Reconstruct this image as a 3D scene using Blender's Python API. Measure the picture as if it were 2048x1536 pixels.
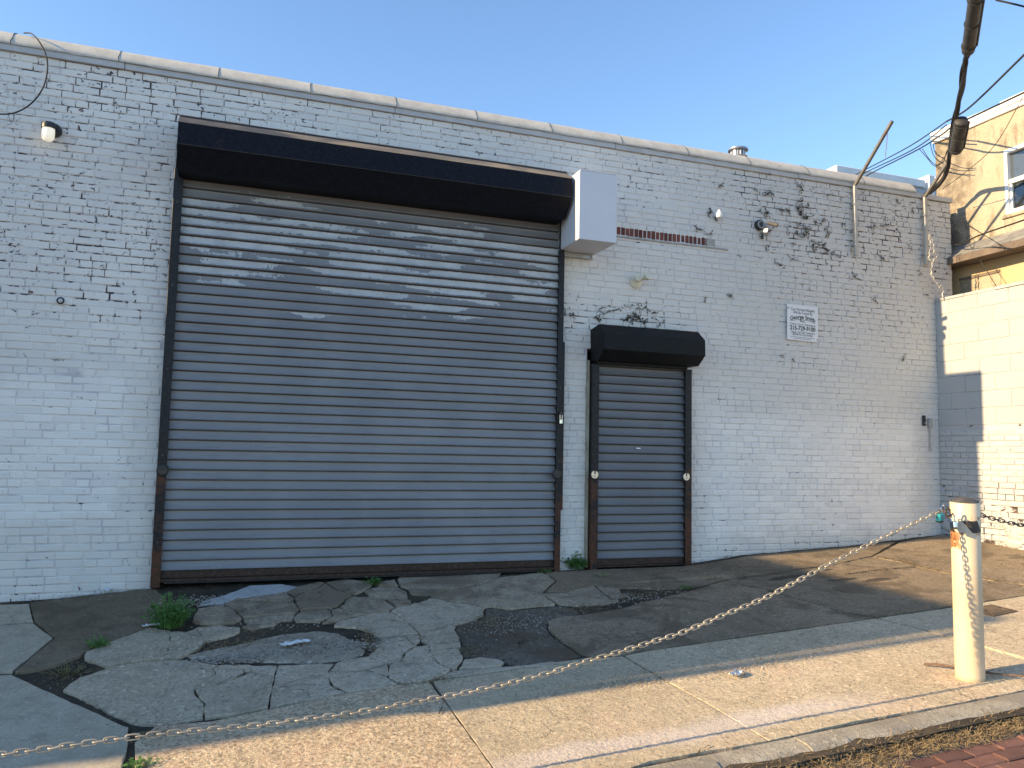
import bpy, bmesh, math, random
from mathutils import Vector, Matrix, noise as mnoise
R = math.radians
random.seed(7)
for o in list(bpy.data.objects): bpy.data.objects.remove(o)
sc = bpy.context.scene
col = sc.collection

# ---------------------------------------------------------------- camera
CAM = Vector((0.0, -7.55, 1.6))
YAW, PITCH, ROLL = -0.334007594, 0.0849403299, 0.0207651723
cam_d = bpy.data.cameras.new('camera'); cam = bpy.data.objects.new('camera', cam_d); col.objects.link(cam)
fw = Vector((-math.sin(YAW), math.cos(YAW), 0)); rt = Vector((math.cos(YAW), math.sin(YAW), 0)); up = Vector((0, 0, 1))
f2 = math.cos(PITCH)*fw + math.sin(PITCH)*up; u2 = -math.sin(PITCH)*fw + math.cos(PITCH)*up
r3 = math.cos(ROLL)*rt + math.sin(ROLL)*u2; u3 = -math.sin(ROLL)*rt + math.cos(ROLL)*u2
cam.matrix_world = Matrix(((r3.x, u3.x, -f2.x, CAM.x), (r3.y, u3.y, -f2.y, CAM.y), (r3.z, u3.z, -f2.z, CAM.z), (0, 0, 0, 1)))
cam_d.sensor_fit = 'HORIZONTAL'; cam_d.sensor_width = 36; cam_d.lens = 1564.737/2048*36
cam_d.clip_start = 0.05; cam_d.clip_end = 3000
sc.camera = cam

# ---------------------------------------------------------------- sky and sun
SUN_EL, SUN_OFF = 20.0, 0.8          # elevation; degrees that the sun stands behind the plane of the warehouse wall
w = bpy.data.worlds.new('World'); sc.world = w; w.use_nodes = True
nt = w.node_tree; bg = nt.nodes['Background']
sky = nt.nodes.new('ShaderNodeTexSky'); sky.sky_type = 'NISHITA'; sky.sun_disc = False
sky.sun_elevation = R(SUN_EL); sky.sun_rotation = R(-90 + SUN_OFF)
sky.altitude = 20; sky.air_density = 1.0; sky.dust_density = 0.0; sky.ozone_density = 3.2
nt.links.new(sky.outputs[0], bg.inputs[0]); bg.inputs[1].default_value = 0.15
sd = bpy.data.lights.new('sun', 'SUN'); so = bpy.data.objects.new('sun', sd); col.objects.link(so)
sd.energy = 4.8; sd.angle = R(0.55); sd.color = (1.0, 0.75, 0.44)
dv = Vector((math.cos(R(SUN_EL))*math.cos(R(SUN_OFF)), -math.cos(R(SUN_EL))*math.sin(R(SUN_OFF)), -math.sin(R(SUN_EL))))
so.rotation_euler = dv.to_track_quat('-Z', 'Y').to_euler(); so.location = (-12, 0, 12)
sc.view_settings.view_transform = 'Standard'; sc.view_settings.look = 'None'; sc.view_settings.gamma = 1
sc.view_settings.use_curve_mapping = False
sc.view_settings.exposure = 1.1

# ---------------------------------------------------------------- surveyed positions (metres)
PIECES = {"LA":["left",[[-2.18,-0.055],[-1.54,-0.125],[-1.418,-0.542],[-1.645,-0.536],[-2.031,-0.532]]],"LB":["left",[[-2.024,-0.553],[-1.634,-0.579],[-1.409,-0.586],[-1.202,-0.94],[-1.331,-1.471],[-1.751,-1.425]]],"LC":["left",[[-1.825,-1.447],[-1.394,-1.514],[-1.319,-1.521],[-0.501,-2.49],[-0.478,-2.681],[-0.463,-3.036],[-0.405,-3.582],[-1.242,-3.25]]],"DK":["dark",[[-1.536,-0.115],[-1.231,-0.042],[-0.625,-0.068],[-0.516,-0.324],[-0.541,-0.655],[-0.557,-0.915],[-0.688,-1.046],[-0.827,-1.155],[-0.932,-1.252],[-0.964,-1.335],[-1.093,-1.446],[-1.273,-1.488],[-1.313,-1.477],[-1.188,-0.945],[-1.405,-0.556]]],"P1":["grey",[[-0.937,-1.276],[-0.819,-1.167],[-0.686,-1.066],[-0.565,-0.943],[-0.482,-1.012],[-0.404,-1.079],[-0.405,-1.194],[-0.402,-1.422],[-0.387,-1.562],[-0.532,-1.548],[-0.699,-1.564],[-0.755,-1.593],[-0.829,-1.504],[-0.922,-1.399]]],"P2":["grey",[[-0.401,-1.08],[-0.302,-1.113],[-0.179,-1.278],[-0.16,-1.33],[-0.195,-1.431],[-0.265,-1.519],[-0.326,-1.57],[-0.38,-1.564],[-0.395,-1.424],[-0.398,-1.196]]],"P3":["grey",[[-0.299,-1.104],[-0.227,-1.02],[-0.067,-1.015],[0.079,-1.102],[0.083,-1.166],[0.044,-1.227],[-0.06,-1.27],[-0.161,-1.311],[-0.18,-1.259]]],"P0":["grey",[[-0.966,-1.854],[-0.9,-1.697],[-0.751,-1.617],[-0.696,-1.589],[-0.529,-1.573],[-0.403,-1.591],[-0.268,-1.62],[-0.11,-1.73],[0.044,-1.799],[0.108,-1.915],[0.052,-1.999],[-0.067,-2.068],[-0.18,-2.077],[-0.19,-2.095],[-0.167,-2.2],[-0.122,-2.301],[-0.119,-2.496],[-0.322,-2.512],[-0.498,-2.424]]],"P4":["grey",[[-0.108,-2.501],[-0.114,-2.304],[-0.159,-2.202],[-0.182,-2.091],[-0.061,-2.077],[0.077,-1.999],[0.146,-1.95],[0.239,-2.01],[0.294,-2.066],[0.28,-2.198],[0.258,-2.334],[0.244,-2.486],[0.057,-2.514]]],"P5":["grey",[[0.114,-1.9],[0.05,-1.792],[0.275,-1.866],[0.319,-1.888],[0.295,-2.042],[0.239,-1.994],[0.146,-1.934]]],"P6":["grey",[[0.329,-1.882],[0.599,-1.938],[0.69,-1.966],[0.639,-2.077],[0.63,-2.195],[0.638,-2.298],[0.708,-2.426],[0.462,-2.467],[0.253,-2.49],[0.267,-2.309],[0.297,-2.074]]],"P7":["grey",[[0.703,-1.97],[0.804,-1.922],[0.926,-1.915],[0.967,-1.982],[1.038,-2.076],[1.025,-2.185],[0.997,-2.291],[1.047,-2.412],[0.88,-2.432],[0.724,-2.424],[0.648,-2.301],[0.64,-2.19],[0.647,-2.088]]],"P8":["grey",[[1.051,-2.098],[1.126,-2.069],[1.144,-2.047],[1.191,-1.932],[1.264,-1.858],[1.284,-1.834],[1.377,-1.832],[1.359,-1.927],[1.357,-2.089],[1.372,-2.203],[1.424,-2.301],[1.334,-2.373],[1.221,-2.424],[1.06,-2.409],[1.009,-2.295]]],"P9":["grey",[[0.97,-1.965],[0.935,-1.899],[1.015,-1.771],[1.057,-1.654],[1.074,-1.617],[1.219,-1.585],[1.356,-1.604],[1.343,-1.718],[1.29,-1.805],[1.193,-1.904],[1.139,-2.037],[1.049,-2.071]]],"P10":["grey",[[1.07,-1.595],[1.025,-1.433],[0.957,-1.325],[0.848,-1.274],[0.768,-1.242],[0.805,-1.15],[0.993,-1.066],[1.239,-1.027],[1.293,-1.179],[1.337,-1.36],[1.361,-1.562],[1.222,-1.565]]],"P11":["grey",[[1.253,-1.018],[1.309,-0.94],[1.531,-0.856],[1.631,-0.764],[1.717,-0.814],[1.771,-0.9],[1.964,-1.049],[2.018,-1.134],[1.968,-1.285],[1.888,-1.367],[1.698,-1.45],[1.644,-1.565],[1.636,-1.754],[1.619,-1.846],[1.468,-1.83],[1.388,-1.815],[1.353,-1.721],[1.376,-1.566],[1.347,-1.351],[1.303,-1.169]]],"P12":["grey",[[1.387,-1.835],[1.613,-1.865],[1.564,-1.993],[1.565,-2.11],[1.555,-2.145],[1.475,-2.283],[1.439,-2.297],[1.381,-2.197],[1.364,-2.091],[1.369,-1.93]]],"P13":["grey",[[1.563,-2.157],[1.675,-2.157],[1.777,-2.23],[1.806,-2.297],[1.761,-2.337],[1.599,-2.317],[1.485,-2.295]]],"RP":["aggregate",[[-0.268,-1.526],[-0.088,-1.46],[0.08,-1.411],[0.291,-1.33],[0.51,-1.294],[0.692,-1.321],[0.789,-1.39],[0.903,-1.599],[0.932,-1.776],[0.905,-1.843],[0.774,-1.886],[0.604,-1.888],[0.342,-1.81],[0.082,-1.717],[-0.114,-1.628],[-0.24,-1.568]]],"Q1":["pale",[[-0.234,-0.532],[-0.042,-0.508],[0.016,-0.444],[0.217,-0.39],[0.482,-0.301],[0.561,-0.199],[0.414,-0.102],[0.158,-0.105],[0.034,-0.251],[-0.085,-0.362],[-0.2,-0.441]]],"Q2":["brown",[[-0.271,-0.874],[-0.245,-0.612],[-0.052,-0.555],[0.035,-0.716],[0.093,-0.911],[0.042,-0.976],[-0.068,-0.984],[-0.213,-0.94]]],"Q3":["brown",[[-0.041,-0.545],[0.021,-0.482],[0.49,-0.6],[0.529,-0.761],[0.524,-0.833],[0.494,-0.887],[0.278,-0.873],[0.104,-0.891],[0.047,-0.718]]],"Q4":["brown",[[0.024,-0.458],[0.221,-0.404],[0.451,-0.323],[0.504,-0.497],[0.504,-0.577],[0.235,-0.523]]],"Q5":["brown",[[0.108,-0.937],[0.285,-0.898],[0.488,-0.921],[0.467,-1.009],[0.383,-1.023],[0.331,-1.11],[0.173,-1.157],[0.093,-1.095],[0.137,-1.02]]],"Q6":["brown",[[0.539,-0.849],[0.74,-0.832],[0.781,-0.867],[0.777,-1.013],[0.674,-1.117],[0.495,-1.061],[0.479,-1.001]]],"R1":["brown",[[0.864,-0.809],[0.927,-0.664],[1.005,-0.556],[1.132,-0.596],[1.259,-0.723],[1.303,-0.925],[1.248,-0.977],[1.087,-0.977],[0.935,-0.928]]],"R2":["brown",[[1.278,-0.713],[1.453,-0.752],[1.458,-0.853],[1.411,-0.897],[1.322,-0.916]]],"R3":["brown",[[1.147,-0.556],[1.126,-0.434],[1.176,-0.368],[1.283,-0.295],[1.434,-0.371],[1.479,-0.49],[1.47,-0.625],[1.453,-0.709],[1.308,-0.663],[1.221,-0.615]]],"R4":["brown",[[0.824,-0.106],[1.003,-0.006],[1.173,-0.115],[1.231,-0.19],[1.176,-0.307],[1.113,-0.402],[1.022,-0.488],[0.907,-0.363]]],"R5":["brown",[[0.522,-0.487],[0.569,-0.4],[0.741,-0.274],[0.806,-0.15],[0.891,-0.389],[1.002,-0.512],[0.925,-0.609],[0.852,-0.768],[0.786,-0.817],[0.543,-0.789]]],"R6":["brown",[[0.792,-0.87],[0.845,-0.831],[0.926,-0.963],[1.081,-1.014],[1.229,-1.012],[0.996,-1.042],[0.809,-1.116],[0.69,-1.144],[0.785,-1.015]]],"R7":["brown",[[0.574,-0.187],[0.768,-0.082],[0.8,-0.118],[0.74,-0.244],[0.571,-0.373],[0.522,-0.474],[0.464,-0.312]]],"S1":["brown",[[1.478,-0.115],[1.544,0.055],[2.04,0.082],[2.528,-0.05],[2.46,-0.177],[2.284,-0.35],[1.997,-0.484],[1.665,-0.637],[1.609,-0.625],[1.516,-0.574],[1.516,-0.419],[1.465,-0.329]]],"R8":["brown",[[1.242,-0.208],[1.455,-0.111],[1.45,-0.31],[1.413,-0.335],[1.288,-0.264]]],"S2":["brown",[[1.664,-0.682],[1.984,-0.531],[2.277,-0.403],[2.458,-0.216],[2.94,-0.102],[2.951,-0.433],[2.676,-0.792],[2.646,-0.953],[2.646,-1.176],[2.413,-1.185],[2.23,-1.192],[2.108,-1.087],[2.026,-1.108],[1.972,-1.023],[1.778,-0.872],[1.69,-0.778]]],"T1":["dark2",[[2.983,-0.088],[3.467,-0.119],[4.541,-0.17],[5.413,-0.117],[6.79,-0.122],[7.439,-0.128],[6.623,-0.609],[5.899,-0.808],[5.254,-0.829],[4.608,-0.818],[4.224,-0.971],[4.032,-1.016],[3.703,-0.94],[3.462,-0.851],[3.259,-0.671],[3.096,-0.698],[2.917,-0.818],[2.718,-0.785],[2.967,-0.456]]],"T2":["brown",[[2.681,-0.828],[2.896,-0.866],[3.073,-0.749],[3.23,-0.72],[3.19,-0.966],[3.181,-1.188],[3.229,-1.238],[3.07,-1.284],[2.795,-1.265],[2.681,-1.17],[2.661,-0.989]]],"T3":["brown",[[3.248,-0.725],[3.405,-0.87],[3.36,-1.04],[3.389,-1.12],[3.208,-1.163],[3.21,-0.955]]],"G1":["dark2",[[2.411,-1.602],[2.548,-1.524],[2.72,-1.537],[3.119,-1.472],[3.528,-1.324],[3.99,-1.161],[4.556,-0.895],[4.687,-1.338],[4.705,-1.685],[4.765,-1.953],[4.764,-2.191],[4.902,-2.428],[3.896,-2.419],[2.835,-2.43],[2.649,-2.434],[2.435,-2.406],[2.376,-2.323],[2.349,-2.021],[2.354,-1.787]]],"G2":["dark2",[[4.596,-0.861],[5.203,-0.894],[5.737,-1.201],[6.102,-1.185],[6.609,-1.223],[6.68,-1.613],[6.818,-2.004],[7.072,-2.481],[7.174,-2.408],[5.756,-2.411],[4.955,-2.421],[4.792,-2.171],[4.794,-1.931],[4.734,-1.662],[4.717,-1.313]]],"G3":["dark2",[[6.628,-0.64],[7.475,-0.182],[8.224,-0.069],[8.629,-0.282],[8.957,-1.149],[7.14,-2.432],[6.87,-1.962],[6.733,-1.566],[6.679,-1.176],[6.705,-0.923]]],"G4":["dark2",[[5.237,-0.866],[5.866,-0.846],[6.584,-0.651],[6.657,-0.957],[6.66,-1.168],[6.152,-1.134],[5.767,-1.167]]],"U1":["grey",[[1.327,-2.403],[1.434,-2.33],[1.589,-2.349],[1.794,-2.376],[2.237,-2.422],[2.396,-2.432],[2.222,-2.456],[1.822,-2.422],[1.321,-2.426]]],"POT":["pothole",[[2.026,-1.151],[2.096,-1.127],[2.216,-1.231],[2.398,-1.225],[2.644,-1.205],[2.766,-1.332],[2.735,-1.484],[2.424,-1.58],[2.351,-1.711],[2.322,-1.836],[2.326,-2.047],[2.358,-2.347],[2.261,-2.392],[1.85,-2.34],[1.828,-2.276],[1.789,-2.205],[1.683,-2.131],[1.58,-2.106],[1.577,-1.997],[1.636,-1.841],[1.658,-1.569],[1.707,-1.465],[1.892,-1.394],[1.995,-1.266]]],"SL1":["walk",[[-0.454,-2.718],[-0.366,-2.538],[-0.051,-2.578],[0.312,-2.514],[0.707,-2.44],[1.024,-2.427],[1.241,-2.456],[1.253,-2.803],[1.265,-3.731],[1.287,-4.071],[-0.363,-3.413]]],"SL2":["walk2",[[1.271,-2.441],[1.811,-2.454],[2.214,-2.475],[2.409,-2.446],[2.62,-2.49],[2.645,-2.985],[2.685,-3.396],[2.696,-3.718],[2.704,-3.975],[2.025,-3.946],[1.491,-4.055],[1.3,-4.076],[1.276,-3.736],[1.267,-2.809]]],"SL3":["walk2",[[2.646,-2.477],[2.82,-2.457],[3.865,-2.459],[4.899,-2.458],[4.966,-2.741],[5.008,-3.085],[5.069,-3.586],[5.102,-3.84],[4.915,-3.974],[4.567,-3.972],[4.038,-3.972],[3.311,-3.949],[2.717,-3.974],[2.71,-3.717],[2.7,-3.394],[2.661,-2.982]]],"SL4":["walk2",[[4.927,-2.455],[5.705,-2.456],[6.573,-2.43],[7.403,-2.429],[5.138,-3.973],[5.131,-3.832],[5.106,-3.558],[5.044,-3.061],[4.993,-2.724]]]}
HAIR = [[[0.266,-2.266],[0.339,-2.239],[0.422,-2.236]],[[0.883,-2.155],[0.945,-2.225],[0.998,-2.3]],[[1.386,-1.557],[1.498,-1.545],[1.609,-1.496]],[[-0.067,-2.075],[0.083,-1.986],[0.146,-1.95]],[[1.238,-1.602],[1.262,-1.746],[1.29,-1.825]],[[1.074,-1.596],[1.217,-1.596]],[[0.319,-2.21],[0.452,-2.162],[0.612,-2.15]],[[1.482,-1.966],[1.618,-1.97]],[[0.422,-2.236],[0.567,-2.29]],[[-0.222,-1.112],[-0.181,-1.249]],[[2.263,-3.995],[2.316,-3.944],[2.385,-3.929]],[[1.223,-2.874],[1.174,-2.997]],[[0.649,-2.105],[0.774,-2.153],[0.883,-2.155],[1.033,-2.101]],[[0.048,-1.541],[0.216,-1.551]],[[2.966,-0.988],[3.083,-1.157]],[[2.268,-0.808],[2.415,-0.925]],[[1.468,-1.83],[1.58,-1.834]],[[-0.072,-1.939],[-0.091,-1.84],[-0.045,-1.789]]]
PT = {"weed_a":[-0.431,-0.963],"weed_b":[-0.881,-1.217],"weed_c":[-0.988,-1.607],"weed_d":[1.229,-0.205],"weed_e":[3.32,0.056],"weed_f":[2.948,-0.039],"weed_g":[3.469,-0.408],"weed_h":[4.067,-0.986],"foil":[3.121,-3.126],"plastic":[0.457,-1.561],"plastic2":[-0.556,-0.955],"cover":[5.913,-2.665],"stick1":[4.349,-3.441],"stick2":[4.73,-3.951],"tuft1":[1.25,-2.442],"tuft2":[3.612,-1.102],"tuft3":[2.632,-1.322],"tuft4":[1.974,-1.443],"tuft5":[0.989,-1.613],"tuft6":[-0.089,-1.414],"tuft7":[-0.386,-2.65],"rag":[-0.99,0.056],"weed_i":[-0.395,-3.029],"tuft8":[1.608,-2.007],"weed_j":[4.693,-1.403]}
CHAIN = [[4.122,-3.79,1.275],[4.089,-3.79,1.263],[3.662,-3.79,1.117],[3.218,-3.79,0.953],[2.857,-3.79,0.812],[2.573,-3.79,0.726],[2.302,-3.79,0.644],[2.114,-3.79,0.604],[1.897,-3.79,0.559],[1.705,-3.79,0.522],[1.526,-3.79,0.485],[1.337,-3.79,0.455],[1.116,-3.79,0.426],[0.87,-3.79,0.404],[0.689,-3.79,0.386],[0.519,-3.79,0.373],[0.336,-3.79,0.367],[0.134,-3.79,0.359],[-0.148,-3.79,0.36],[-0.379,-3.79,0.357]]
CHAIN2 = [[4.427,-3.79,1.267],[4.533,-3.79,1.241],[4.639,-3.79,1.218],[4.849,-3.79,1.184]]
CABLE = [[8.298,0.098,5.018],[8.337,-0.141,5.16],[8.222,-0.321,5.246],[7.823,-0.721,5.327],[7.53,-1.06,5.508],[7.23,-1.39,5.604],[6.916,-1.712,5.674],[6.767,-1.878,5.725],[6.206,-2.435,5.819],[5.644,-2.988,5.866]]
WIRES = [[[10.107,3.365,6.594],[9.653,2.479,6.392],[9.113,1.092,6.182],[8.35,-0.212,5.906]],[[10.11,3.37,6.532],[9.655,2.482,6.343],[9.024,0.92,6.068],[8.352,-0.209,5.861]],[[10.114,3.376,6.442],[9.734,2.456,6.328],[9.092,0.896,6.069],[8.356,-0.203,5.785]],[[8.35,-0.212,5.906],[7.762,-1.047,5.647],[6.471,-2.686,5.221],[5.438,-3.886,4.838]],[[6.389,-2.499,5.823],[6.451,-2.717,5.653],[6.534,-3.139,5.297]],[[8.356,-0.203,5.785],[8.145,-0.548,5.706],[7.785,-1.683,5.544],[7.445,-2.508,5.395]],[[8.648,-0.002,4.779],[8.511,-0.356,4.521],[8.287,-0.884,4.167],[8.22,-1.059,4.016]],[[8.633,0.009,4.714],[8.598,-0.356,4.192],[8.528,-0.709,3.655]],[[8.661,0.017,4.519],[8.557,-0.143,4.336],[8.205,-0.758,4.268],[7.663,-1.725,4.119],[7.206,-2.619,4.006]],[[8.342,-0.132,5.045],[8.174,-0.608,5.078],[7.875,-1.253,5.137],[7.415,-1.961,5.331]],[[9.046,0.81,6.023],[8.991,0.638,5.792],[8.681,0.237,5.537],[8.353,-0.173,5.46]],[[8.98,0.62,6.037],[8.877,0.467,5.772],[8.659,0.139,5.534],[8.368,-0.184,5.524]],[[9.009,0.601,6.129],[8.806,0.384,5.781],[8.592,0.053,5.562],[8.379,-0.19,5.543]],[[8.998,0.826,6.029],[8.964,0.646,5.806],[8.732,0.324,5.56],[8.445,-0.097,5.44]]]
LOOSE = [[-1.936,0.06,5.145],[-1.868,0.0,5.123],[-1.788,-0.1,5.029],[-1.724,-0.12,4.92],[-1.698,-0.12,4.804],[-1.708,-0.12,4.656],[-1.752,-0.12,4.528],[-1.824,-0.12,4.424],[-1.918,-0.12,4.351],[-2.019,-0.12,4.325],[-2.163,-0.12,4.327],[-2.347,-0.12,4.433],[-2.437,-0.12,4.717],[-2.392,-0.08,4.919],[-2.332,0.05,5.077]]
DANG = [[8.082,-0.14,4.414],[8.11,-0.14,4.289],[8.08,-0.14,4.125],[8.119,-0.14,4.065],[8.144,-0.14,4.055],[8.107,-0.14,3.936],[8.153,-0.14,3.845],[8.25,-0.14,3.79],[8.297,-0.14,3.73],[8.276,-0.14,3.601]]
DANG2 = [[8.046,-0.18,4.413],[8.108,-0.18,4.311],[8.121,-0.18,4.184],[8.168,-0.18,4.144],[8.092,-0.18,4.054],[8.071,-0.18,3.925],[8.141,-0.18,3.804],[8.22,-0.18,3.729]]

ZWX = [-8, -1.78, -1.24, -.64, 3.12, 3.52, 4.65, 5.5, 6.9, 8.3, 14]; ZWZ = [.0, .293, .312, .365, .40, .412, .424, .513, .58, .689, 1.0]
def interp(x, X, Y):
    if x <= X[0]: return Y[0]
    for i in range(len(X)-1):
        if x <= X[i+1]: return Y[i] + (Y[i+1]-Y[i])*(x-X[i])/(X[i+1]-X[i])
    return Y[-1]
def S(x, y): return .23 + .062*(max(-30, min(30, x))-4.44) + .05*(max(-8, y)+3.71)
def G(x, y):
    zw = interp(x, ZWX, ZWZ)
    if y >= 0: return zw
    if y >= -2.45:
        t = -y/2.45; return zw*(1-t) + S(x, -2.45)*t
    return S(x, y)

# ---------------------------------------------------------------- material helpers
class NT:
    def __init__(s, name):
        s.m = bpy.data.materials.new(name); s.m.use_nodes = True; s.t = s.m.node_tree; s.b = s.t.nodes['Principled BSDF']
        s.pos = s.t.nodes.new('ShaderNodeNewGeometry').outputs['Position']
    def n(s, t): return s.t.nodes.new(t)
    def put(s, sock, v):
        if isinstance(v, bpy.types.NodeSocket): s.t.links.new(v, sock)
        else: sock.default_value = v
    def obj(s): return s.n('ShaderNodeTexCoord').outputs['Object']
    def map(s, scale, vec=None, loc=(0, 0, 0)):
        m = s.n('ShaderNodeMapping'); s.put(m.inputs['Vector'], vec or s.pos); m.inputs['Scale'].default_value = scale; m.inputs['Location'].default_value = loc
        return m.outputs[0]
    def noise(s, scale, detail=4, rough=.6, vec=None, dist=0):
        k = s.n('ShaderNodeTexNoise'); k.inputs['Scale'].default_value = scale; k.inputs['Detail'].default_value = detail
        k.inputs['Roughness'].default_value = rough; k.inputs['Distortion'].default_value = dist
        s.put(k.inputs['Vector'], vec or s.pos); return k.outputs['Fac']
    def vor(s, scale, feature='F1', vec=None, out='Distance'):
        k = s.n('ShaderNodeTexVoronoi'); k.feature = feature; k.inputs['Scale'].default_value = scale
        s.put(k.inputs['Vector'], vec or s.pos); return k.outputs[out]
    def ramp(s, f, a, b, ca=0.0, cb=1.0):
        k = s.n('ShaderNodeMapRange'); k.interpolation_type = 'SMOOTHSTEP'; s.put(k.inputs[0], f)
        s.put(k.inputs[1], a); s.put(k.inputs[2], b); s.put(k.inputs[3], ca); s.put(k.inputs[4], cb); return k.outputs[0]
    def math(s, op, a, b=0.0):
        k = s.n('ShaderNodeMath'); k.operation = op; s.put(k.inputs[0], a); s.put(k.inputs[1], b); return k.outputs[0]
    def mix(s, f, a, b):
        k = s.n('ShaderNodeMix'); k.data_type = 'RGBA'; s.put(k.inputs[0], f)
        s.put(k.inputs[6], a if isinstance(a, bpy.types.NodeSocket) else (*a, 1)); s.put(k.inputs[7], b if isinstance(b, bpy.types.NodeSocket) else (*b, 1)); return k.outputs[2]
    def xyz(s, vec=None):
        k = s.n('ShaderNodeSeparateXYZ'); s.put(k.inputs[0], vec or s.pos); return k.outputs
    def comb(s, x, y, z):
        k = s.n('ShaderNodeCombineXYZ')
        for i, v in enumerate((x, y, z)): s.put(k.inputs[i], v)
        return k.outputs[0]
    def attr(s, name):
        k = s.n('ShaderNodeAttribute'); k.attribute_name = name; return k.outputs['Fac']
    def rnd(s): return s.n('ShaderNodeObjectInfo').outputs['Random']
    def bump(s, h, strength=.3, dist=.01):
        k = s.n('ShaderNodeBump'); k.inputs['Strength'].default_value = strength; k.inputs['Distance'].default_value = dist
        s.put(k.inputs['Height'], h); s.put(s.b.inputs['Normal'], k.outputs[0])
    def done(s, colr, rough=.8, metal=0.0, spec=None):
        s.put(s.b.inputs['Base Color'], colr if isinstance(colr, bpy.types.NodeSocket) else (*colr, 1))
        s.put(s.b.inputs['Roughness'], rough); s.put(s.b.inputs['Metallic'], metal)
        if spec is not None: s.b.inputs['Specular IOR Level'].default_value = spec
        return s.m
M = {}
def simple(name, c1, c2, scale=8, rough=.7, metal=0.0, bs=.15, rnd=0):
    k = NT(name); n1 = k.noise(scale, 5, .65); c = k.mix(k.ramp(n1, .3, .7), c1, c2)
    if rnd: c = k.mix(k.ramp(k.rnd(), 0, 1, 0, rnd), c, tuple(v*.55 for v in c1))
    k.bump(k.noise(scale*5, 4), bs, .004); M[name] = k.done(c, rough, metal); return M[name]

def painted_brick(name, mortar=False, ret=False):
    k = NT(name); X, Y, Z = k.xyz()
    big = k.noise(.7, 3, .5); mid = k.noise(4.5, 5, .6)
    c = k.mix(k.ramp(big, .35, .65), (.715, .68, .62), (.775, .74, .675))
    c = k.mix(k.ramp(mid, .45, .8, 0, .35), c, (.54, .525, .49))
    if not ret:   # newer roller-coat patches over old graffiti, brighter than the wall round them
        wob = k.math('MULTIPLY', k.math('SUBTRACT', k.noise(2.2, 4, .55), .5), .5); xw = k.math('ADD', X, wob); zw_ = k.math('ADD', Z, wob)
        for px0, px1, pz0, pz1, am in ((4.95, 7.9, .72, 2.05, .9), (-2.6, -.95, .95, 2.15, .8), (4.8, 5.3, 1.2, 2.3, .4)):
            pm = k.math('MULTIPLY', k.math('MULTIPLY', k.ramp(xw, px0-.08, px0+.08), k.ramp(xw, px1+.1, px1-.1)), k.math('MULTIPLY', k.ramp(zw_, pz0-.08, pz0+.08), k.ramp(zw_, pz1+.1, pz1-.1)))
            c = k.mix(k.math('MULTIPLY', pm, am), c, (.84, .81, .755))
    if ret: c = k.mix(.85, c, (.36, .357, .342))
    else:
        weather = k.math('MULTIPLY', k.ramp(k.math('ADD', X, k.math('MULTIPLY', big, 2.0)), 4.6, 7.2), k.ramp(Z, 1.2, 3.8)); c = k.mix(k.math('MULTIPLY', weather, .62), c, (.47, .46, .43))
    if not mortar: c = k.mix(k.ramp(k.attr('tone'), 0, 1, 0, .30), c, (.56, .55, .54))
    # where the paint has let go: most under the coping, and up on the right where vine was pulled off
    top = k.ramp(Z, 4.15, 4.9)
    right = k.math('MULTIPLY', k.ramp(X, 4.7, 6.2), k.ramp(Z, 1.9, 3.6))
    lft = k.math('MULTIPLY', k.ramp(X, 1.0, -1.0), k.ramp(Z, 2.0, 3.3))
    base = k.ramp(k.math('SUBTRACT', Z, k.math('MULTIPLY', X, .035)), .62, .36)
    over = k.math('MULTIPLY', k.math('MULTIPLY', k.ramp(X, 2.9, 3.2), k.ramp(X, 4.9, 4.6)), k.math('MULTIPLY', k.ramp(Z, 2.7, 2.95), k.ramp(Z, 3.45, 3.2)))
    wear = k.math('ADD', k.math('ADD', k.math('MULTIPLY', top, .62), k.math('MULTIPLY', right, .66)), k.math('ADD', k.math('MULTIPLY', lft, .75), k.math('ADD', k.math('MULTIPLY', base, .5), k.math('MULTIPLY', over, .55))))
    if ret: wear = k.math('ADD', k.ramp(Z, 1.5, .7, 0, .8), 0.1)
    wear = k.math('MINIMUM', wear, 1.0)
    if mortar:
        lines = k.noise(9.5, 6, .7, k.map((1, 1, 1.5)))
        thr = k.math('ADD', k.ramp(wear, 0, 1, .635, .49), k.ramp(k.noise(1.3, 3, .5), .35, .65, .045, -.045))
        f = k.ramp(lines, k.math('SUBTRACT', thr, .03), k.math('ADD', thr, .05))
        dk = k.mix(k.ramp(k.noise(9, 3), .4, .65), (.028, .024, .024), (.13, .085, .07))
        c = k.mix(k.ramp(k.noise(3.5, 5), .40, .66, .12, .8), c, (.46, .43, .45))
        c = k.mix(f, c, dk)
    else:
        ch = k.noise(21, 5, .55, k.map((1, 1, 1.3)), 1.2); lo = k.noise(1.9, 3, .55)
        thr = k.math('SUBTRACT', k.ramp(wear, 0, 1, .70, .632), k.ramp(lo, .35, .7, -.03, .035))
        f = k.ramp(ch, thr, k.math('ADD', thr, .022))
        dk = k.mix(k.ramp(k.noise(5, 3), .5, .66), (.035, .03, .03), (.17, .06, .042))
        c = k.mix(k.ramp(ch, k.math('SUBTRACT', thr, .05), thr, 0, .35), c, (.42, .40, .40))
        c = k.mix(f, c, dk)
    k.bump(k.math('ADD', k.noise(38, 4, .6), k.math('MULTIPLY', k.noise(9, 3), 1.5)), .35, .004)
    M[name] = k.done(c, .62 if not mortar else .85); return M[name]
painted_brick('paint_brick'); painted_brick('paint_mortar', True); painted_brick('paint_return', False, True); painted_brick('paint_return_mortar', True, True)

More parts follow.
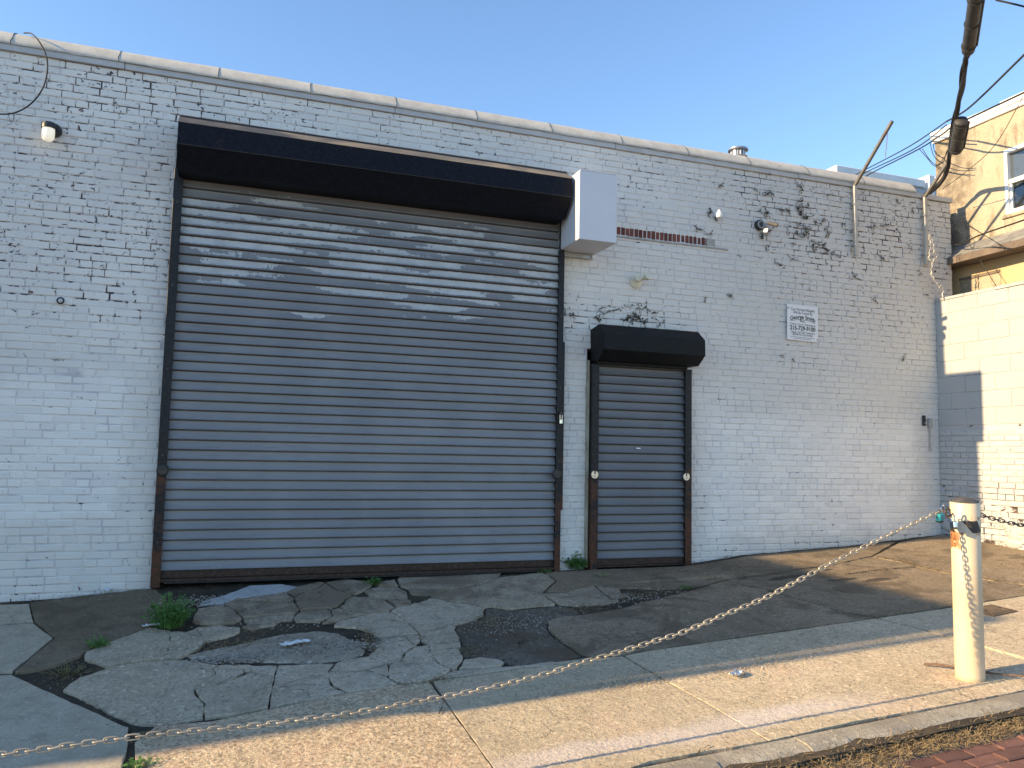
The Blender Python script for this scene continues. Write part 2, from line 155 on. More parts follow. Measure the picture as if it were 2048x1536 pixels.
OIL = [(5.18, -1.05, .30, .07), (5.62, -1.34, .20, .05), (5.64, -.97, .18, .035), (5.9, -1.48, .2, .05)]
def concrete(name, c1, c2, speck=.3, sscale=60, dark=None, bump=.35, warm=None, crack=.5, stain=False, moss=0.0, oil=False, pebble=0.0):
    k = NT(name)
    a = k.noise(1.1, 5, .6); b = k.noise(7, 7, .72); sp = k.noise(sscale, 4, .8); sp2 = k.noise(sscale*.55, 3, .7); fine = k.noise(190, 2, .6)
    c = k.mix(k.ramp(a, .32, .68), c1, c2)
    c = k.mix(k.ramp(b, .42, .72, 0, .6), c, tuple(v*.62 for v in c1))
    if warm: c = k.mix(k.ramp(k.noise(2.3, 4, .6), .48, .68, 0, .8), c, warm)
    c = k.mix(k.ramp(sp, .52, .66, 0, speck), c, tuple(v*.25 for v in c1))
    c = k.mix(k.ramp(sp2, .55, .70, 0, speck*.8), c, tuple(min(1, v*1.5) for v in c2))
    c = k.mix(k.ramp(fine, .55, .75, 0, speck*.6), c, tuple(v*.4 for v in c1))
    if dark: c = k.mix(k.ramp(k.noise(1.7, 7, .66, None, .6), .49, .60, 0, .85), c, dark)
    if moss: c = k.mix(k.ramp(k.noise(2.9, 6, .7), .55, .68, 0, moss), c, (.10, .105, .075))
    if stain:
        X, Y, Z = k.xyz(); w_ = k.math('ADD', Y, k.math('MULTIPLY', k.noise(1.2, 4, .6), .5))
        s1 = k.math('MULTIPLY', k.ramp(w_, -3.68, -3.53), k.ramp(w_, -3.33, -3.48)); s1 = k.math('MULTIPLY', s1, k.math('MULTIPLY', k.ramp(X, .9, 1.7), k.ramp(X, 3.9, 3.0)))
        c = k.mix(k.math('MULTIPLY', s1, .75), c, (.68, .60, .54))
    if pebble:
        pc = k.vor(62, 'F1', None, 'Color'); px_, py_, pz_ = k.xyz(pc); c = k.mix(k.ramp(px_, .72, .80, 0, pebble), c, tuple(v*.30 for v in c1)); c = k.mix(k.ramp(py_, .62, .75, 0, pebble*.85), c, tuple(min(1, v*1.45) for v in c2)); c = k.mix(k.ramp(pz_, .80, .86, 0, pebble*.6), c, (.50, .27, .17))
    if oil:
        X, Y, Z = k.xyz(); wn = k.noise(5, 6, .7)
        for ox, oy, rx, ry in OIL:
            d_ = k.math('ADD', k.math('POWER', k.math('DIVIDE', k.math('SUBTRACT', X, ox), rx), 2.0), k.math('POWER', k.math('DIVIDE', k.math('SUBTRACT', Y, oy), ry), 2.0))
            c = k.mix(k.ramp(k.math('ADD', d_, k.math('MULTIPLY', k.math('SUBTRACT', wn, .5), 6.0)), 1.0, .5, 0, .85), c, (.022, .021, .024))
    c = k.mix(k.ramp(k.rnd(), 0, 1, 0, .25), c, tuple(v*.6 for v in c1))
    # fine map cracking, broken up so that it comes and goes
    dv_ = k.n('ShaderNodeVectorMath'); dv_.operation = 'ADD'; nz_ = k.n('ShaderNodeTexNoise'); nz_.inputs['Scale'].default_value = 6; nz_.inputs['Detail'].default_value = 4; k.put(nz_.inputs['Vector'], k.pos)
    sc_ = k.n('ShaderNodeVectorMath'); sc_.operation = 'SCALE'; sc_.inputs['Scale'].default_value = .28; k.put(sc_.inputs[0], nz_.outputs['Color']); k.put(dv_.inputs[0], k.pos); k.put(dv_.inputs[1], sc_.outputs[0])
    ed = k.vor(2.1, 'DISTANCE_TO_EDGE', dv_.outputs[0]); cm = k.math('MULTIPLY', k.ramp(ed, .012, .004), k.ramp(k.noise(1.9, 3, .5), .52, .60)); cm = k.math('MULTIPLY', cm, crack)
    c = k.mix(cm, c, tuple(v*.15 for v in c1))
    # old chewing gum and oil drops
    v = k.vor(4.3); c = k.mix(k.ramp(v, .05, .035, 0, .55), c, (.05, .047, .044))
    v = k.vor(11.0); c = k.mix(k.ramp(v, .075, .05, 0, .6), c, tuple(x*.3 for x in c1))
    h = k.math('ADD', k.math('MULTIPLY', sp2, .8), k.math('ADD', sp, k.math('MULTIPLY', b, 1.2)))
    k.bump(k.math('SUBTRACT', h, k.math('MULTIPLY', cm, 2.0)), bump, .010)
    M[name] = k.done(c, .92, 0, .25); return M[name]
concrete('c_grey', (.455, .375, .265), (.56, .465, .345), .8, 48, moss=.35, bump=.6)
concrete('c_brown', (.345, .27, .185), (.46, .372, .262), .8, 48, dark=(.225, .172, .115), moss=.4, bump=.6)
concrete('c_left', (.455, .39, .285), (.54, .472, .36), .5, 55, bump=.25, crack=.0, moss=.3)
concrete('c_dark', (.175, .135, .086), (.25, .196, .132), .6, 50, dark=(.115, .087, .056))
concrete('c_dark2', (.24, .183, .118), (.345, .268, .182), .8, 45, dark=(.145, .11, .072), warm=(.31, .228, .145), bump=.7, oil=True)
concrete('c_pale', (.44, .43, .41), (.54, .53, .51), .4, 60)
concrete('c_aggregate', (.37, .315, .235), (.50, .43, .335), 1.0, 36, bump=.9)
concrete('c_pothole', (.12, .10, .075), (.205, .175, .135), 1.0, 38, dark=(.13, .092, .057), bump=1.0, crack=.8)
concrete('c_walk', (.545, .425, .275), (.65, .52, .35), 1.0, 42, bump=1.0, warm=(.63, .43, .29), crack=.0, pebble=.5)
concrete('c_walk2', (.53, .43, .285), (.62, .51, .35), .85, 48, bump=.9, warm=(.61, .46, .32), crack=.25, stain=True, pebble=.2)
concrete('c_kerb', (.37, .325, .25), (.46, .405, .31), .7, 58, bump=.7, dark=(.26, .225, .175), crack=.4)
def dirt():
    k = NT('dirt'); a = k.noise(3, 6, .7); b = k.noise(70, 4, .7)
    c = k.mix(k.ramp(a, .35, .65), (.045, .038, .03), (.095, .075, .052)); c = k.mix(k.ramp(b, .58, .7, 0, .5), c, (.20, .175, .14))
    k.bump(k.math('ADD', b, a), .8, .012); M['dirt'] = k.done(c, 1, 0, .2)
dirt()

def slat_mat(name, z0, pitch, zlo, zhi, c1, c2, peel, amount):
    k = NT(name); X, Y, Z = k.xyz()
    idx = k.math('FLOOR', k.math('DIVIDE', k.math('SUBTRACT', Z, z0), pitch))
    v = k.comb(k.math('MULTIPLY', X, 1.15), k.math('MULTIPLY', idx, 5.37), k.math('MULTIPLY', Z, 5.0))
    n1 = k.noise(1.0, 2, .5, v); n2 = k.noise(24, 4, .65)
    m = k.math('MULTIPLY', k.ramp(Z, zlo, zlo+.8), k.ramp(Z, zhi+.02, zhi-.5, .35, 1))
    f = k.math('ADD', k.math('ADD', n1, k.math('MULTIPLY', k.math('SUBTRACT', n2, .5), .22)), k.math('MULTIPLY', k.math('SUBTRACT', m, 1), .45))
    tt = k.math('FRACT', k.math('DIVIDE', k.math('SUBTRACT', Z, z0), pitch)); tt = k.math('ADD', tt, k.math('MULTIPLY', k.math('SUBTRACT', n2, .5), .35))
    f = k.math('MULTIPLY', f, k.math('MULTIPLY', k.ramp(tt, .10, .20), k.ramp(tt, .95, .82)))
    e = k.ramp(f, .452, .459, 0, amount)
    base = k.mix(k.ramp(k.noise(1.6, 4, .55), .3, .7), c1, c2)
    base = k.mix(k.ramp(k.noise(5, 5, .7, k.map((.4, 1, 6))), .52, .78, 0, .45), base, tuple(x*.55 for x in c1))
    scr = k.noise(40, 3, .6, k.map((.35, 1, 1))); base = k.mix(k.ramp(scr, .70, .74, 0, .5), base, (.34, .35, .37))
    c = k.mix(e, base, k.mix(k.ramp(k.noise(3), .35, .65), peel, tuple(x*.8 for x in peel)))
    k.bump(k.math('ADD', k.noise(14, 3), k.math('MULTIPLY', e, -.6)), .12, .003)
    M[name] = k.done(c, .42, .0)
slat_mat('slat_big', .50, .0875, 2.5, 4.15, (.20, .20, .205), (.245, .244, .247), (.52, .525, .51), 1.0)
slat_mat('slat_small', .50, .0919, 8, 9, (.14, .14, .145), (.17, .17, .174), (.4, .4, .4), 0)
def black_rust(name, zlo, zhi, blk=(.011, .011, .012), rust=(.12, .042, .018), amt=.9, rough=.5, spec=.3):
    k = NT(name); X, Y, Z = k.xyz(); a = k.noise(5, 6, .7); b = k.noise(30, 4, .7)
    f = k.math('ADD', k.ramp(Z, zhi, zlo, -.12, .16), k.math('ADD', a, k.math('MULTIPLY', k.math('SUBTRACT', b, .5), .35)))
    c = k.mix(k.ramp(b, .4, .7), blk, tuple(v*2.2 for v in blk)); r = k.mix(k.ramp(b, .35, .65), rust, (.05, .022, .014))
    c = k.mix(k.ramp(f, .53, .62, 0, amt), c, r); k.bump(b, .3, .003); M[name] = k.done(c, rough, 0, spec)
black_rust('guide', .4, 2.2); black_rust('bar_rust', 9, 8, (.035, .02, .014), (.10, .036, .015), 1)
black_rust('hood', 0, 1, (.004, .005, .009), (.02, .014, .010), .3, .6, .18)
black_rust('hood_small', 0, 1, (.005, .0055, .006), (.014, .012, .011), .35, .55, .2)
def hoodtop():
    k = NT('hood_top'); a = k.noise(6, 6, .65, k.map((.25, 1, 3))); b = k.noise(1.1, 3)
    c = k.mix(k.ramp(a, .38, .62), (.30, .235, .16), (.15, .13, .105)); c = k.mix(k.ramp(b, .5, .62, 0, .8), c, (.045, .05, .06))
    k.bump(a, .3, .003); M['hood_top'] = k.done(c, .7)
hoodtop()
simple('box_paint', (.62, .62, .645), (.66, .66, .68), 2, .45, 0, .05)
simple('galv', (.38, .39, .40), (.50, .50, .51), 14, .38, .8)
simple('pale_pipe', (.36, .345, .315), (.46, .445, .41), 12, .5, .2)
simple('steel', (.55, .55, .55), (.7, .7, .7), 20, .18, 1, .03)
simple('dark_metal', (.03, .03, .032), (.06, .055, .05), 16, .45, .4)
simple('rubber', (.015, .015, .017), (.03, .03, .032), 20, .6)
simple('cable_black', (.010, .010, .011), (.022, .021, .02), 12, .7)
simple('arm_steel', (.10, .093, .083), (.16, .148, .132), 9, .6, .3)
simple('case_black', (.018, .017, .016), (.05, .044, .038), 9, .6)
simple('white_plastic', (.70, .70, .68), (.78, .78, .76), 10, .35)
simple('cream_plastic', (.62, .58, .44), (.70, .66, .52), 10, .35)
simple('fascia', (.43, .425, .42), (.51, .50, .49), 6, .6, 0, .2)
simple('felt', (.45, .42, .36), (.56, .525, .46), 7, .95, 0, .5)
simple('felt_edge', (.05, .045, .04), (.11, .10, .09), 12, .95)
simple('roof_tar', (.05, .05, .05), (.09, .09, .09), 5, .9)
simple('red_brick', (.16, .045, .032), (.24, .075, .05), 12, .85, 0, .5, .8)
simple('lintel', (.30, .285, .255), (.42, .40, .36), 8, .85, 0, .4)
simple('trim_wood', (.40, .37, .28), (.24, .20, .14), 5, .7, 0, .3)
simple('twig', (.12, .07, .045), (.20, .12, .075), 30, .9)
simple('vine', (.030, .032, .018), (.075, .06, .035), 40, .9)
simple('straw', (.30, .22, .11), (.17, .115, .06), 9, .9, 0, .1)
simple('litter_white', (.62, .63, .62), (.72, .73, .74), 30, .5)
simple('foil', (.6, .6, .58), (.75, .74, .70), 60, .25, .9, .3)
simple('gravel', (.22, .19, .15), (.42, .38, .32), 25, .95, 0, .4)
simple('paving_brick', (.145, .066, .047), (.205, .10, .074), 14, .85, 0, .6, .6)
simple('street_base', (.15, .12, .095), (.21, .17, .135), 6, .95, 0, .6)
simple('teal_body', (.02, .22, .26), (.03, .30, .33), 20, .35)
simple('chain_tan', (.42, .36, .27), (.50, .44, .35), 40, .45, .35, .2, .5)
simple('chain_dark', (.045, .045, .05), (.09, .085, .085), 40, .4, .6, .2)
simple('cap_dark', (.05, .048, .045), (.09, .085, .08), 20, .6)
simple('tape_black', (.022, .022, .022), (.04, .038, .035), 30, .5)
simple('tape_pale', (.55, .52, .44), (.42, .40, .34), 30, .5)
simple('print', (.012, .012, .014), (.012, .012, .014), 5, .6, 0, 0)
simple('sign_face', (.70, .71, .71), (.75, .75, .75), 4, .45, 0, .03)
simple('frame_white', (.74, .73, .70), (.80, .79, .77), 8, .45)
simple('shingle', (.21, .205, .19), (.29, .28, .26), 10, .95, 0, .5, .5)
simple('soffit', (.10, .075, .06), (.17, .13, .10), 8, .8)
simple('iron_cover', (.13, .085, .05), (.20, .14, .085), 15, .7, .3)
simple('parapet_white', (.66, .66, .66), (.76, .76, .76), 5, .7)
simple('panel_grey', (.30, .33, .38), (.40, .43, .48), 3, .6)
simple('house_brick', (.20, .09, .065), (.27, .13, .095), 6, .9, 0, .4)
def green(name, a, b):
    k = NT(name); n1 = k.noise(25, 3); c = k.mix(k.ramp(n1, .3, .7), a, b); m = k.done(c, .6)
    k.b.inputs['Subsurface Weight'].default_value = 0; M[name] = m
green('weed', (.055, .14, .025), (.12, .26, .055)); green('weed_dry', (.10, .12, .04), (.20, .17, .08))
def stucco():
    k = NT('stucco'); a = k.noise(1.5, 5, .6); b = k.noise(11, 5, .65); d = k.noise(2.6, 6, .7, k.map((1, 1.6, .5)))
    c = k.mix(k.ramp(a, .35, .65), (.40, .33, .235), (.45, .38, .28)); c = k.mix(k.ramp(b, .5, .7, 0, .35), c, (.31, .24, .15)); c = k.mix(k.ramp(d, .49, .66, 0, .85), c, (.16, .13, .09))
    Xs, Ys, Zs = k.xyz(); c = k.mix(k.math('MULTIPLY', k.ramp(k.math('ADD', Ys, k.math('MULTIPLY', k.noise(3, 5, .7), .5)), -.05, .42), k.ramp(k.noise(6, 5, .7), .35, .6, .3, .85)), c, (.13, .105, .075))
    k.bump(k.math('ADD', b, k.noise(45, 4)), .7, .02); M['stucco'] = k.done(c, .95)
    k = NT('stucco_low'); a = k.noise(1.5, 5, .6); c = k.mix(k.ramp(a, .35, .65), (.45, .325, .175), (.48, .37, .22)); k.bump(k.noise(30, 4), .4, .01); M['stucco_low'] = k.done(c, .95)
stucco()
def block_paint():
    k = NT('block_paint'); a = k.noise(1.4, 4); b = k.noise(16, 5, .7); c = k.mix(k.ramp(a, .35, .65), (.37, .37, .355), (.41, .405, .385))
    X, Y, Z = k.xyz(); thr = k.ramp(Z, 3.4, 3.62, .72, .60); c = k.mix(k.ramp(b, thr, k.math('ADD', thr, .04), 0, .8), c, (.30, .29, .27))
    c = k.mix(k.ramp(k.rnd(), 0, 1, 0, .15), c, (.43, .43, .41)); k.bump(b, .3, .004); M['block_paint'] = k.done(c, .8)
block_paint()
def bollard_paint():
    k = NT('bollard_paint'); P = k.obj(); X, Y, Z = k.xyz(P); a = k.noise(14, 6, .7, P); b = k.noise(5, 5, .7, k.map((1, 1, .35), P)); mm = k.noise(40, 3, .6, P)
    c = k.mix(k.ramp(k.noise(3, 3, .5, P), .35, .65), (.64, .49, .315), (.67, .535, .36))
    z1 = k.math('MULTIPLY', k.ramp(Z, .70, .90), k.ramp(Z, 1.06, 1.0))
    f = k.math('ADD', k.math('ADD', k.math('MULTIPLY', a, .6), k.math('MULTIPLY', b, .5)), k.math('MULTIPLY', z1, .08))
    lobe = k.math('ADD', k.math('MULTIPLY', X, -.94/.084), k.math('MULTIPLY', Y, .30/.084)); lobe = k.math('MULTIPLY', k.ramp(k.math('ADD', lobe, k.math('MULTIPLY', k.math('SUBTRACT', a, .5), .8)), .70, 1.0), k.math('MULTIPLY', k.ramp(Z, .80, .86), k.ramp(Z, .935, .92)))
    band = k.math('MULTIPLY', k.ramp(Z, 1.045, 1.02), k.ramp(Z, .985, 1.0)); band2 = k.math('MULTIPLY', k.ramp(Z, .94, .925), k.ramp(Z, .88, .915))
    f = k.math('ADD', f, k.math('ADD', k.math('MULTIPLY', lobe, .20), k.math('MULTIPLY', k.math('ADD', band, band2), .055)))
    rust = k.mix(k.ramp(mm, .4, .6), (.20, .075, .025), (.34, .16, .06))
    c = k.mix(k.ramp(f, .66, .70, 0, .6), c, (.55, .34, .16)); c = k.mix(k.ramp(f, .70, .74), c, rust)
    c = k.mix(k.ramp(Z, .03, .0, 0, .7), c, (.42, .30, .18))
    k.bump(mm, .12, .003); M['bollard_paint'] = k.done(c, .45)
bollard_paint()
def glassm(name, c, rough=.05):
    k = NT(name); k.b.inputs['Transmission Weight'].default_value = 1; k.b.inputs['IOR'].default_value = 1.45; M[name] = k.done(c, rough)
k = NT('lit_jar'); k.b.inputs['Emission Color'].default_value = (1, .86, .6, 1); k.b.inputs['Emission Strength'].default_value = .25; M['lit_jar'] = k.done((.8, .78, .7), .3)
glassm('jar_glass', (.95, .95, .9), .25)
k = NT('window_pane'); a = k.noise(2.3, 4, .6); k.bump(k.noise(1.5, 2), .05, .02); M['window_pane'] = k.done(k.mix(k.ramp(a, .42, .5), (.02, .025, .03), (.07, .085, .10)), .06, 0, 1.0)

# ---------------------------------------------------------------- mesh helpers
class MB:
    def __init__(s): s.v = []; s.f = []; s.mi = []; s.tone = []
    def quad(s, *p, mi=0):
        i = len(s.v); s.v += [tuple(q) for q in p]; s.f.append(tuple(range(i, i+len(p)))); s.mi.append(mi); return s
    def box(s, x0, x1, y0, y1, z0, z1, mi=0):
        i = len(s.v); s.v += [(x0, y0, z0), (x1, y0, z0), (x1, y1, z0), (x0, y1, z0), (x0, y0, z1), (x1, y0, z1), (x1, y1, z1), (x0, y1, z1)]
        for q in ((3, 2, 1, 0), (4, 5, 6, 7), (0, 1, 5, 4), (1, 2, 6, 5), (2, 3, 7, 6), (3, 0, 4, 7)): s.f.append(tuple(i+a for a in q)); s.mi.append(mi)
        return s
    def cbox(s, x0, x1, y0, y1, z0, z1, b=.004, mi=0):
        """chamfered box"""
        i = len(s.v); X = (x0, x1); Y = (y0, y1); Z = (z0, z1); idx = {}
        for a in (0, 1):
            for c in (0, 1):
                for d in (0, 1):
                    sx, sy, sz = (b if a == 0 else -b), (b if c == 0 else -b), (b if d == 0 else -b)
                    for ax, off in (('x', (0, sy, sz)), ('y', (sx, 0, sz)), ('z', (sx, sy, 0))):
                        idx[a, c, d, ax] = len(s.v); s.v.append((X[a]+off[0], Y[c]+off[1], Z[d]+off[2]))
        fs = []
        for a in (0, 1):
            q = [idx[a, 0, 0, 'x'], idx[a, 1, 0, 'x'], idx[a, 1, 1, 'x'], idx[a, 0, 1, 'x']]; fs.append(q if a else q[::-1])
            q = [idx[0, a, 0, 'y'], idx[1, a, 0, 'y'], idx[1, a, 1, 'y'], idx[0, a, 1, 'y']]; fs.append(q[::-1] if a else q)
            q = [idx[0, 0, a, 'z'], idx[1, 0, a, 'z'], idx[1, 1, a, 'z'], idx[0, 1, a, 'z']]; fs.append(q if a else q[::-1])
        for a in (0, 1):
            for c in (0, 1):
                fs.append([idx[a, c, 0, 'x'], idx[a, c, 0, 'y'], idx[a, c, 1, 'y'], idx[a, c, 1, 'x']])
                fs.append([idx[a, 0, c, 'x'], idx[a, 0, c, 'z'], idx[a, 1, c, 'z'], idx[a, 1, c, 'x']])
                fs.append([idx[0, a, c, 'y'], idx[0, a, c, 'z'], idx[1, a, c, 'z'], idx[1, a, c, 'y']])
                for d in (0, 1): fs.append([idx[a, c, d, 'x'], idx[a, c, d, 'y'], idx[a, c, d, 'z']])
        for q in fs: s.f.append(tuple(q)); s.mi.append(mi)
        return s
    def tube(s, pts, r, n=8, mi=0, caps=True):
        pts = [Vector(p) for p in pts]; rs = r if isinstance(r, (list, tuple)) else [r]*len(pts); rings = []
        ref = Vector((0, 0, 1))
        for i, p in enumerate(pts):
            t = (pts[min(i+1, len(pts)-1)] - pts[max(i-1, 0)]).normalized()
            if abs(t.dot(ref)) > .95: ref = Vector((0, 1, 0)) if abs(t.y) < .9 else Vector((1, 0, 0))
            a = t.cross(ref).normalized(); b = t.cross(a); ref = -b if False else ref
            st = len(s.v); rings.append(st)
            for j in range(n):
                an = 2*math.pi*j/n; s.v.append(tuple(p + (a*math.cos(an) + b*math.sin(an))*rs[i]))
        for i in range(len(pts)-1):
            for j in range(n):
                s.f.append((rings[i]+j, rings[i]+(j+1) % n, rings[i+1]+(j+1) % n, rings[i+1]+j)); s.mi.append(mi)
        if caps:
            s.f.append(tuple(rings[0]+j for j in range(n))[::-1]); s.f.append(tuple(rings[-1]+j for j in range(n))); s.mi += [mi, mi]
        return s
    def lathe(s, prof, n=24, c=(0, 0, 0), axis='z', mi=0):
        st = len(s.v)
        for r, h in prof:
            for j in range(n):
                a = 2*math.pi*j/n; u, v = r*math.cos(a), r*math.sin(a)
                p = (u, v, h) if axis == 'z' else ((u, h, v) if axis == 'y' else (h, u, v)); s.v.append((p[0]+c[0], p[1]+c[1], p[2]+c[2]))
        for i in range(len(prof)-1):
            for j in range(n):
                s.f.append((st+i*n+j, st+i*n+(j+1) % n, st+(i+1)*n+(j+1) % n, st+(i+1)*n+j)); s.mi.append(mi)
        s.f.append(tuple(st+j for j in range(n))[::-1]); s.f.append(tuple(st+(len(prof)-1)*n+j for j in range(n))); s.mi += [mi, mi]
        return s
    def torus(s, R0, r, n=24, m=8, c=(0, 0, 0), axis='y', mi=0):
        st = len(s.v)
        for i in range(n):
            a = 2*math.pi*i/n
            for j in range(m):
                b = 2*math.pi*j/m; q = R0+r*math.cos(b); u, v, h = q*math.cos(a), q*math.sin(a), r*math.sin(b)
                p = (u, v, h) if axis == 'z' else ((u, h, v) if axis == 'y' else (h, u, v)); s.v.append((p[0]+c[0], p[1]+c[1], p[2]+c[2]))
        for i in range(n):
            for j in range(m):
                s.f.append((st+i*m+j, st+((i+1) % n)*m+j, st+((i+1) % n)*m+(j+1) % m, st+i*m+(j+1) % m)); s.mi.append(mi)
        return s
    def extrude(s, prof, x0, x1, axis='x', caps=True, mi=0):
        """closed profile of (y,z) swept along x (or (x,z) along y)"""
        n = len(prof); st = len(s.v)
        for xx in (x0, x1):
            for a, b in prof: s.v.append((xx, a, b) if axis == 'x' else (a, xx, b))
        for j in range(n): s.f.append((st+j, st+(j+1) % n, st+n+(j+1) % n, st+n+j)); s.mi.append(mi)
        if caps: s.f.append(tuple(st+j for j in range(n))[::-1]); s.f.append(tuple(st+n+j for j in range(n))); s.mi += [mi, mi]
        return s
    def mesh(s, name, mats, smooth=False, fix=True):
        me = bpy.data.meshes.new(name); me.from_pydata(s.v, [], s.f)
        for m in (mats if isinstance(mats, (list, tuple)) else [mats]): me.materials.append(M[m] if isinstance(m, str) else m)
        if any(s.mi): me.polygons.foreach_set('material_index', s.mi)
        if s.tone:
            at = me.attributes.new('tone', 'FLOAT', 'POINT'); at.data.foreach_set('value', s.tone)
        if fix:
            bm = bmesh.new(); bm.from_mesh(me); bmesh.ops.recalc_face_normals(bm, faces=bm.faces); bm.to_mesh(me); bm.free()
        if smooth:
            me.polygons.foreach_set('use_smooth', [True]*len(me.polygons))
            me.set_sharp_from_angle(angle=R(40))
        me.update(); return me
    def build(s, name, mats, parent=None, loc=None, smooth=False, fix=True):
        return put(name, s.mesh(name, mats, smooth, fix), parent, loc)
def put(name, me, parent=None, loc=None, mat=None):
    o = bpy.data.objects.new(name, me); col.objects.link(o)
    if parent is not None: o.parent = parent
    if loc is not None: o.location = loc
    if mat is not None: o.matrix_local = mat
    return o
def tag(o, label=None, cat=None, group=None, kind=None):
    for kk, v in (('label', label), ('category', cat), ('group', group), ('kind', kind)):
        if v: o[kk] = v
    return o
def thing(name, label, cat, loc=(0, 0, 0), group=None):
    o = bpy.data.objects.new(name, None); o.empty_display_size = .1; col.objects.link(o); o.location = loc; return tag(o, label, cat, group)
def rel(pts, o): return [tuple(Vector(p)-Vector(o)) for p in pts]
def smooth_path(pts, k=6):
    P = [Vector(p) for p in pts]; out = []
    for i in range(len(P)-1):
        a, b, c, d = P[max(i-1, 0)], P[i], P[i+1], P[min(i+2, len(P)-1)]
        for j in range(k):
            t = j/k; out.append(.5*((2*b)+(c-a)*t+(2*a-5*b+4*c-d)*t*t+(3*b-a-3*c+d)*t*t*t))
    out.append(P[-1]); return out

# ---------------------------------------------------------------- ground, sidewalk, kerb, street
def grid(name, xs, ys, zf, mat, kind='structure'):
    b = MB(); nx, ny = len(xs), len(ys)
    for y in ys:
        for x in xs: b.v.append((x, y, zf(x, y)))
    for j in range(ny-1):
        for i in range(nx-1): b.f.append((j*nx+i, j*nx+i+1, (j+1)*nx+i+1, (j+1)*nx+i)); b.mi.append(0)
    return tag(b.build(name, mat, fix=False, smooth=True), kind=kind)
def rng(a, b, st): n = int(round((b-a)/st)); return [a+(b-a)*i/n for i in range(n+1)]
xs = [-1500, -400, -120, -40, -15, -8] + rng(-5, 10, .06) + [14, 25, 60, 150, 400, 1500]
ys = rng(-4.2, .3, .06) + [1, 3, 10, 30, 100, 400, 1500]
grid('ground', xs, ys, lambda x, y: G(x, y) - .020 + .007*mnoise.noise((x*4, y*4, 0)) + .004*mnoise.noise((x*17, y*17, 3)), 'dirt')

def fractal(pts, seg=.045, amp=.010, closed=True):
    out = []; n = len(pts)
    for i in range(n if closed else n-1):
        a = Vector((*pts[i], 0)); b = Vector((*pts[(i+1) % n], 0)); L = (b-a).length; m = max(1, int(L/seg)); nv = Vector((-(b-a).y, (b-a).x, 0))/max(L, 1e-6)
        for j in range(m):
            p = a.lerp(b, j/m)
            d = amp*(mnoise.noise((p.x*7, p.y*7, 11))*1.2 + .7*mnoise.noise((p.x*26, p.y*26, 5))); e = min(1, 4*min(j/m, 1-j/m)) if m > 1 else 0
            out.append((p.x+nv.x*d*e, p.y+nv.y*d*e))
    return out
def inset(pts, d):
    n = len(pts); out = []; area = sum(pts[i][0]*pts[(i+1) % n][1]-pts[(i+1) % n][0]*pts[i][1] for i in range(n)); sg = 1 if area > 0 else -1
    for i in range(n):
        p, a, b = Vector(pts[i]), Vector(pts[i-1]), Vector(pts[(i+1) % n])
        t = (b-a)
        if t.length < 1e-6: out.append(tuple(p)); continue
        t.normalize(); out.append((p.x - t.y*d*sg, p.y + t.x*d*sg))
    return out
def piece(name, pts, mat, parent, gap=.007, dz=0.0, tilt=(0, 0), thick=.09, seg=.045, amp=.010, round_=.008):
    o = inset(fractal(pts, seg, amp), gap); i1 = inset(o, round_*.5); i2 = inset(o, round_*1.6); n = len(o)
    cx = sum(p[0] for p in o)/n; cy = sum(p[1] for p in o)/n
    zf = lambda p: G(*p) + dz + tilt[0]*(p[0]-cx) + tilt[1]*(p[1]-cy)
    c0 = Vector((cx, cy, G(cx, cy)+dz)); b = MB()
    rings = [[(p[0]-cx, p[1]-cy, zf(p)-d-c0.z) for p in r] for r, d in ((o, thick), (o, round_*1.1), (i1, round_*.35), (i2, 0))]
    for r in rings: b.v += r
    for k in range(3):
        for j in range(n): b.f.append((k*n+j, k*n+(j+1) % n, (k+1)*n+(j+1) % n, (k+1)*n+j)); b.mi.append(0)
    b.f.append(tuple(3*n+j for j in range(n))); b.mi.append(0)
    me = b.mesh(name, mat); bm = bmesh.new(); bm.from_mesh(me)
    big = [f for f in bm.faces if len(f.verts) > 4]
    bmesh.ops.triangulate(bm, faces=big, ngon_method='EAR_CLIP'); bmesh.ops.recalc_face_normals(bm, faces=bm.faces); bm.to_mesh(me); bm.free()
    return put(name, me, parent, c0)
apron = tag(bpy.data.objects.new('driveway_apron', None), kind='structure'); col.objects.link(apron)
walk = tag(bpy.data.objects.new('sidewalk', None), kind='structure'); col.objects.link(walk)
rp = random.Random(3)
for nme, (mt, pts) in PIECES.items():
    if mt in ('walk', 'walk2'):
        piece('sidewalk_slab', pts, 'c_'+mt, walk, -.0008, -.0012*int(nme[2]), (0, 0), .1, .05, .007, .0015)
    elif mt == 'left':
        piece('concrete_slab', pts, 'c_left', walk if nme == 'LC' else apron, .008 if nme != 'LC' else .014, .004 if nme == 'LC' else rp.uniform(-.004, .004), (0, 0), .1, .05, .008, .004)
    elif mt == 'pothole':
        piece('asphalt_patch', pts, 'c_pothole', apron, -.004, -.010, (0, 0), .05, .05, .012)
    elif mt == 'aggregate':
        piece('round_concrete_patch', pts, 'c_aggregate', apron, .0, -.006, (0, 0), .06, .04, .02, .012)
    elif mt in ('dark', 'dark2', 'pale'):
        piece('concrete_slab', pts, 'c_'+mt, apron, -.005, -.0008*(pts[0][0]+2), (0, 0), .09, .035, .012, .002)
    else:
        piece('broken_concrete', pts, 'c_'+mt, apron, rp.uniform(-.001, .003), rp.uniform(-.0035, .0025), (rp.uniform(-.006, .006), rp.uniform(-.006, .006)), .09, .022, .016, .004)
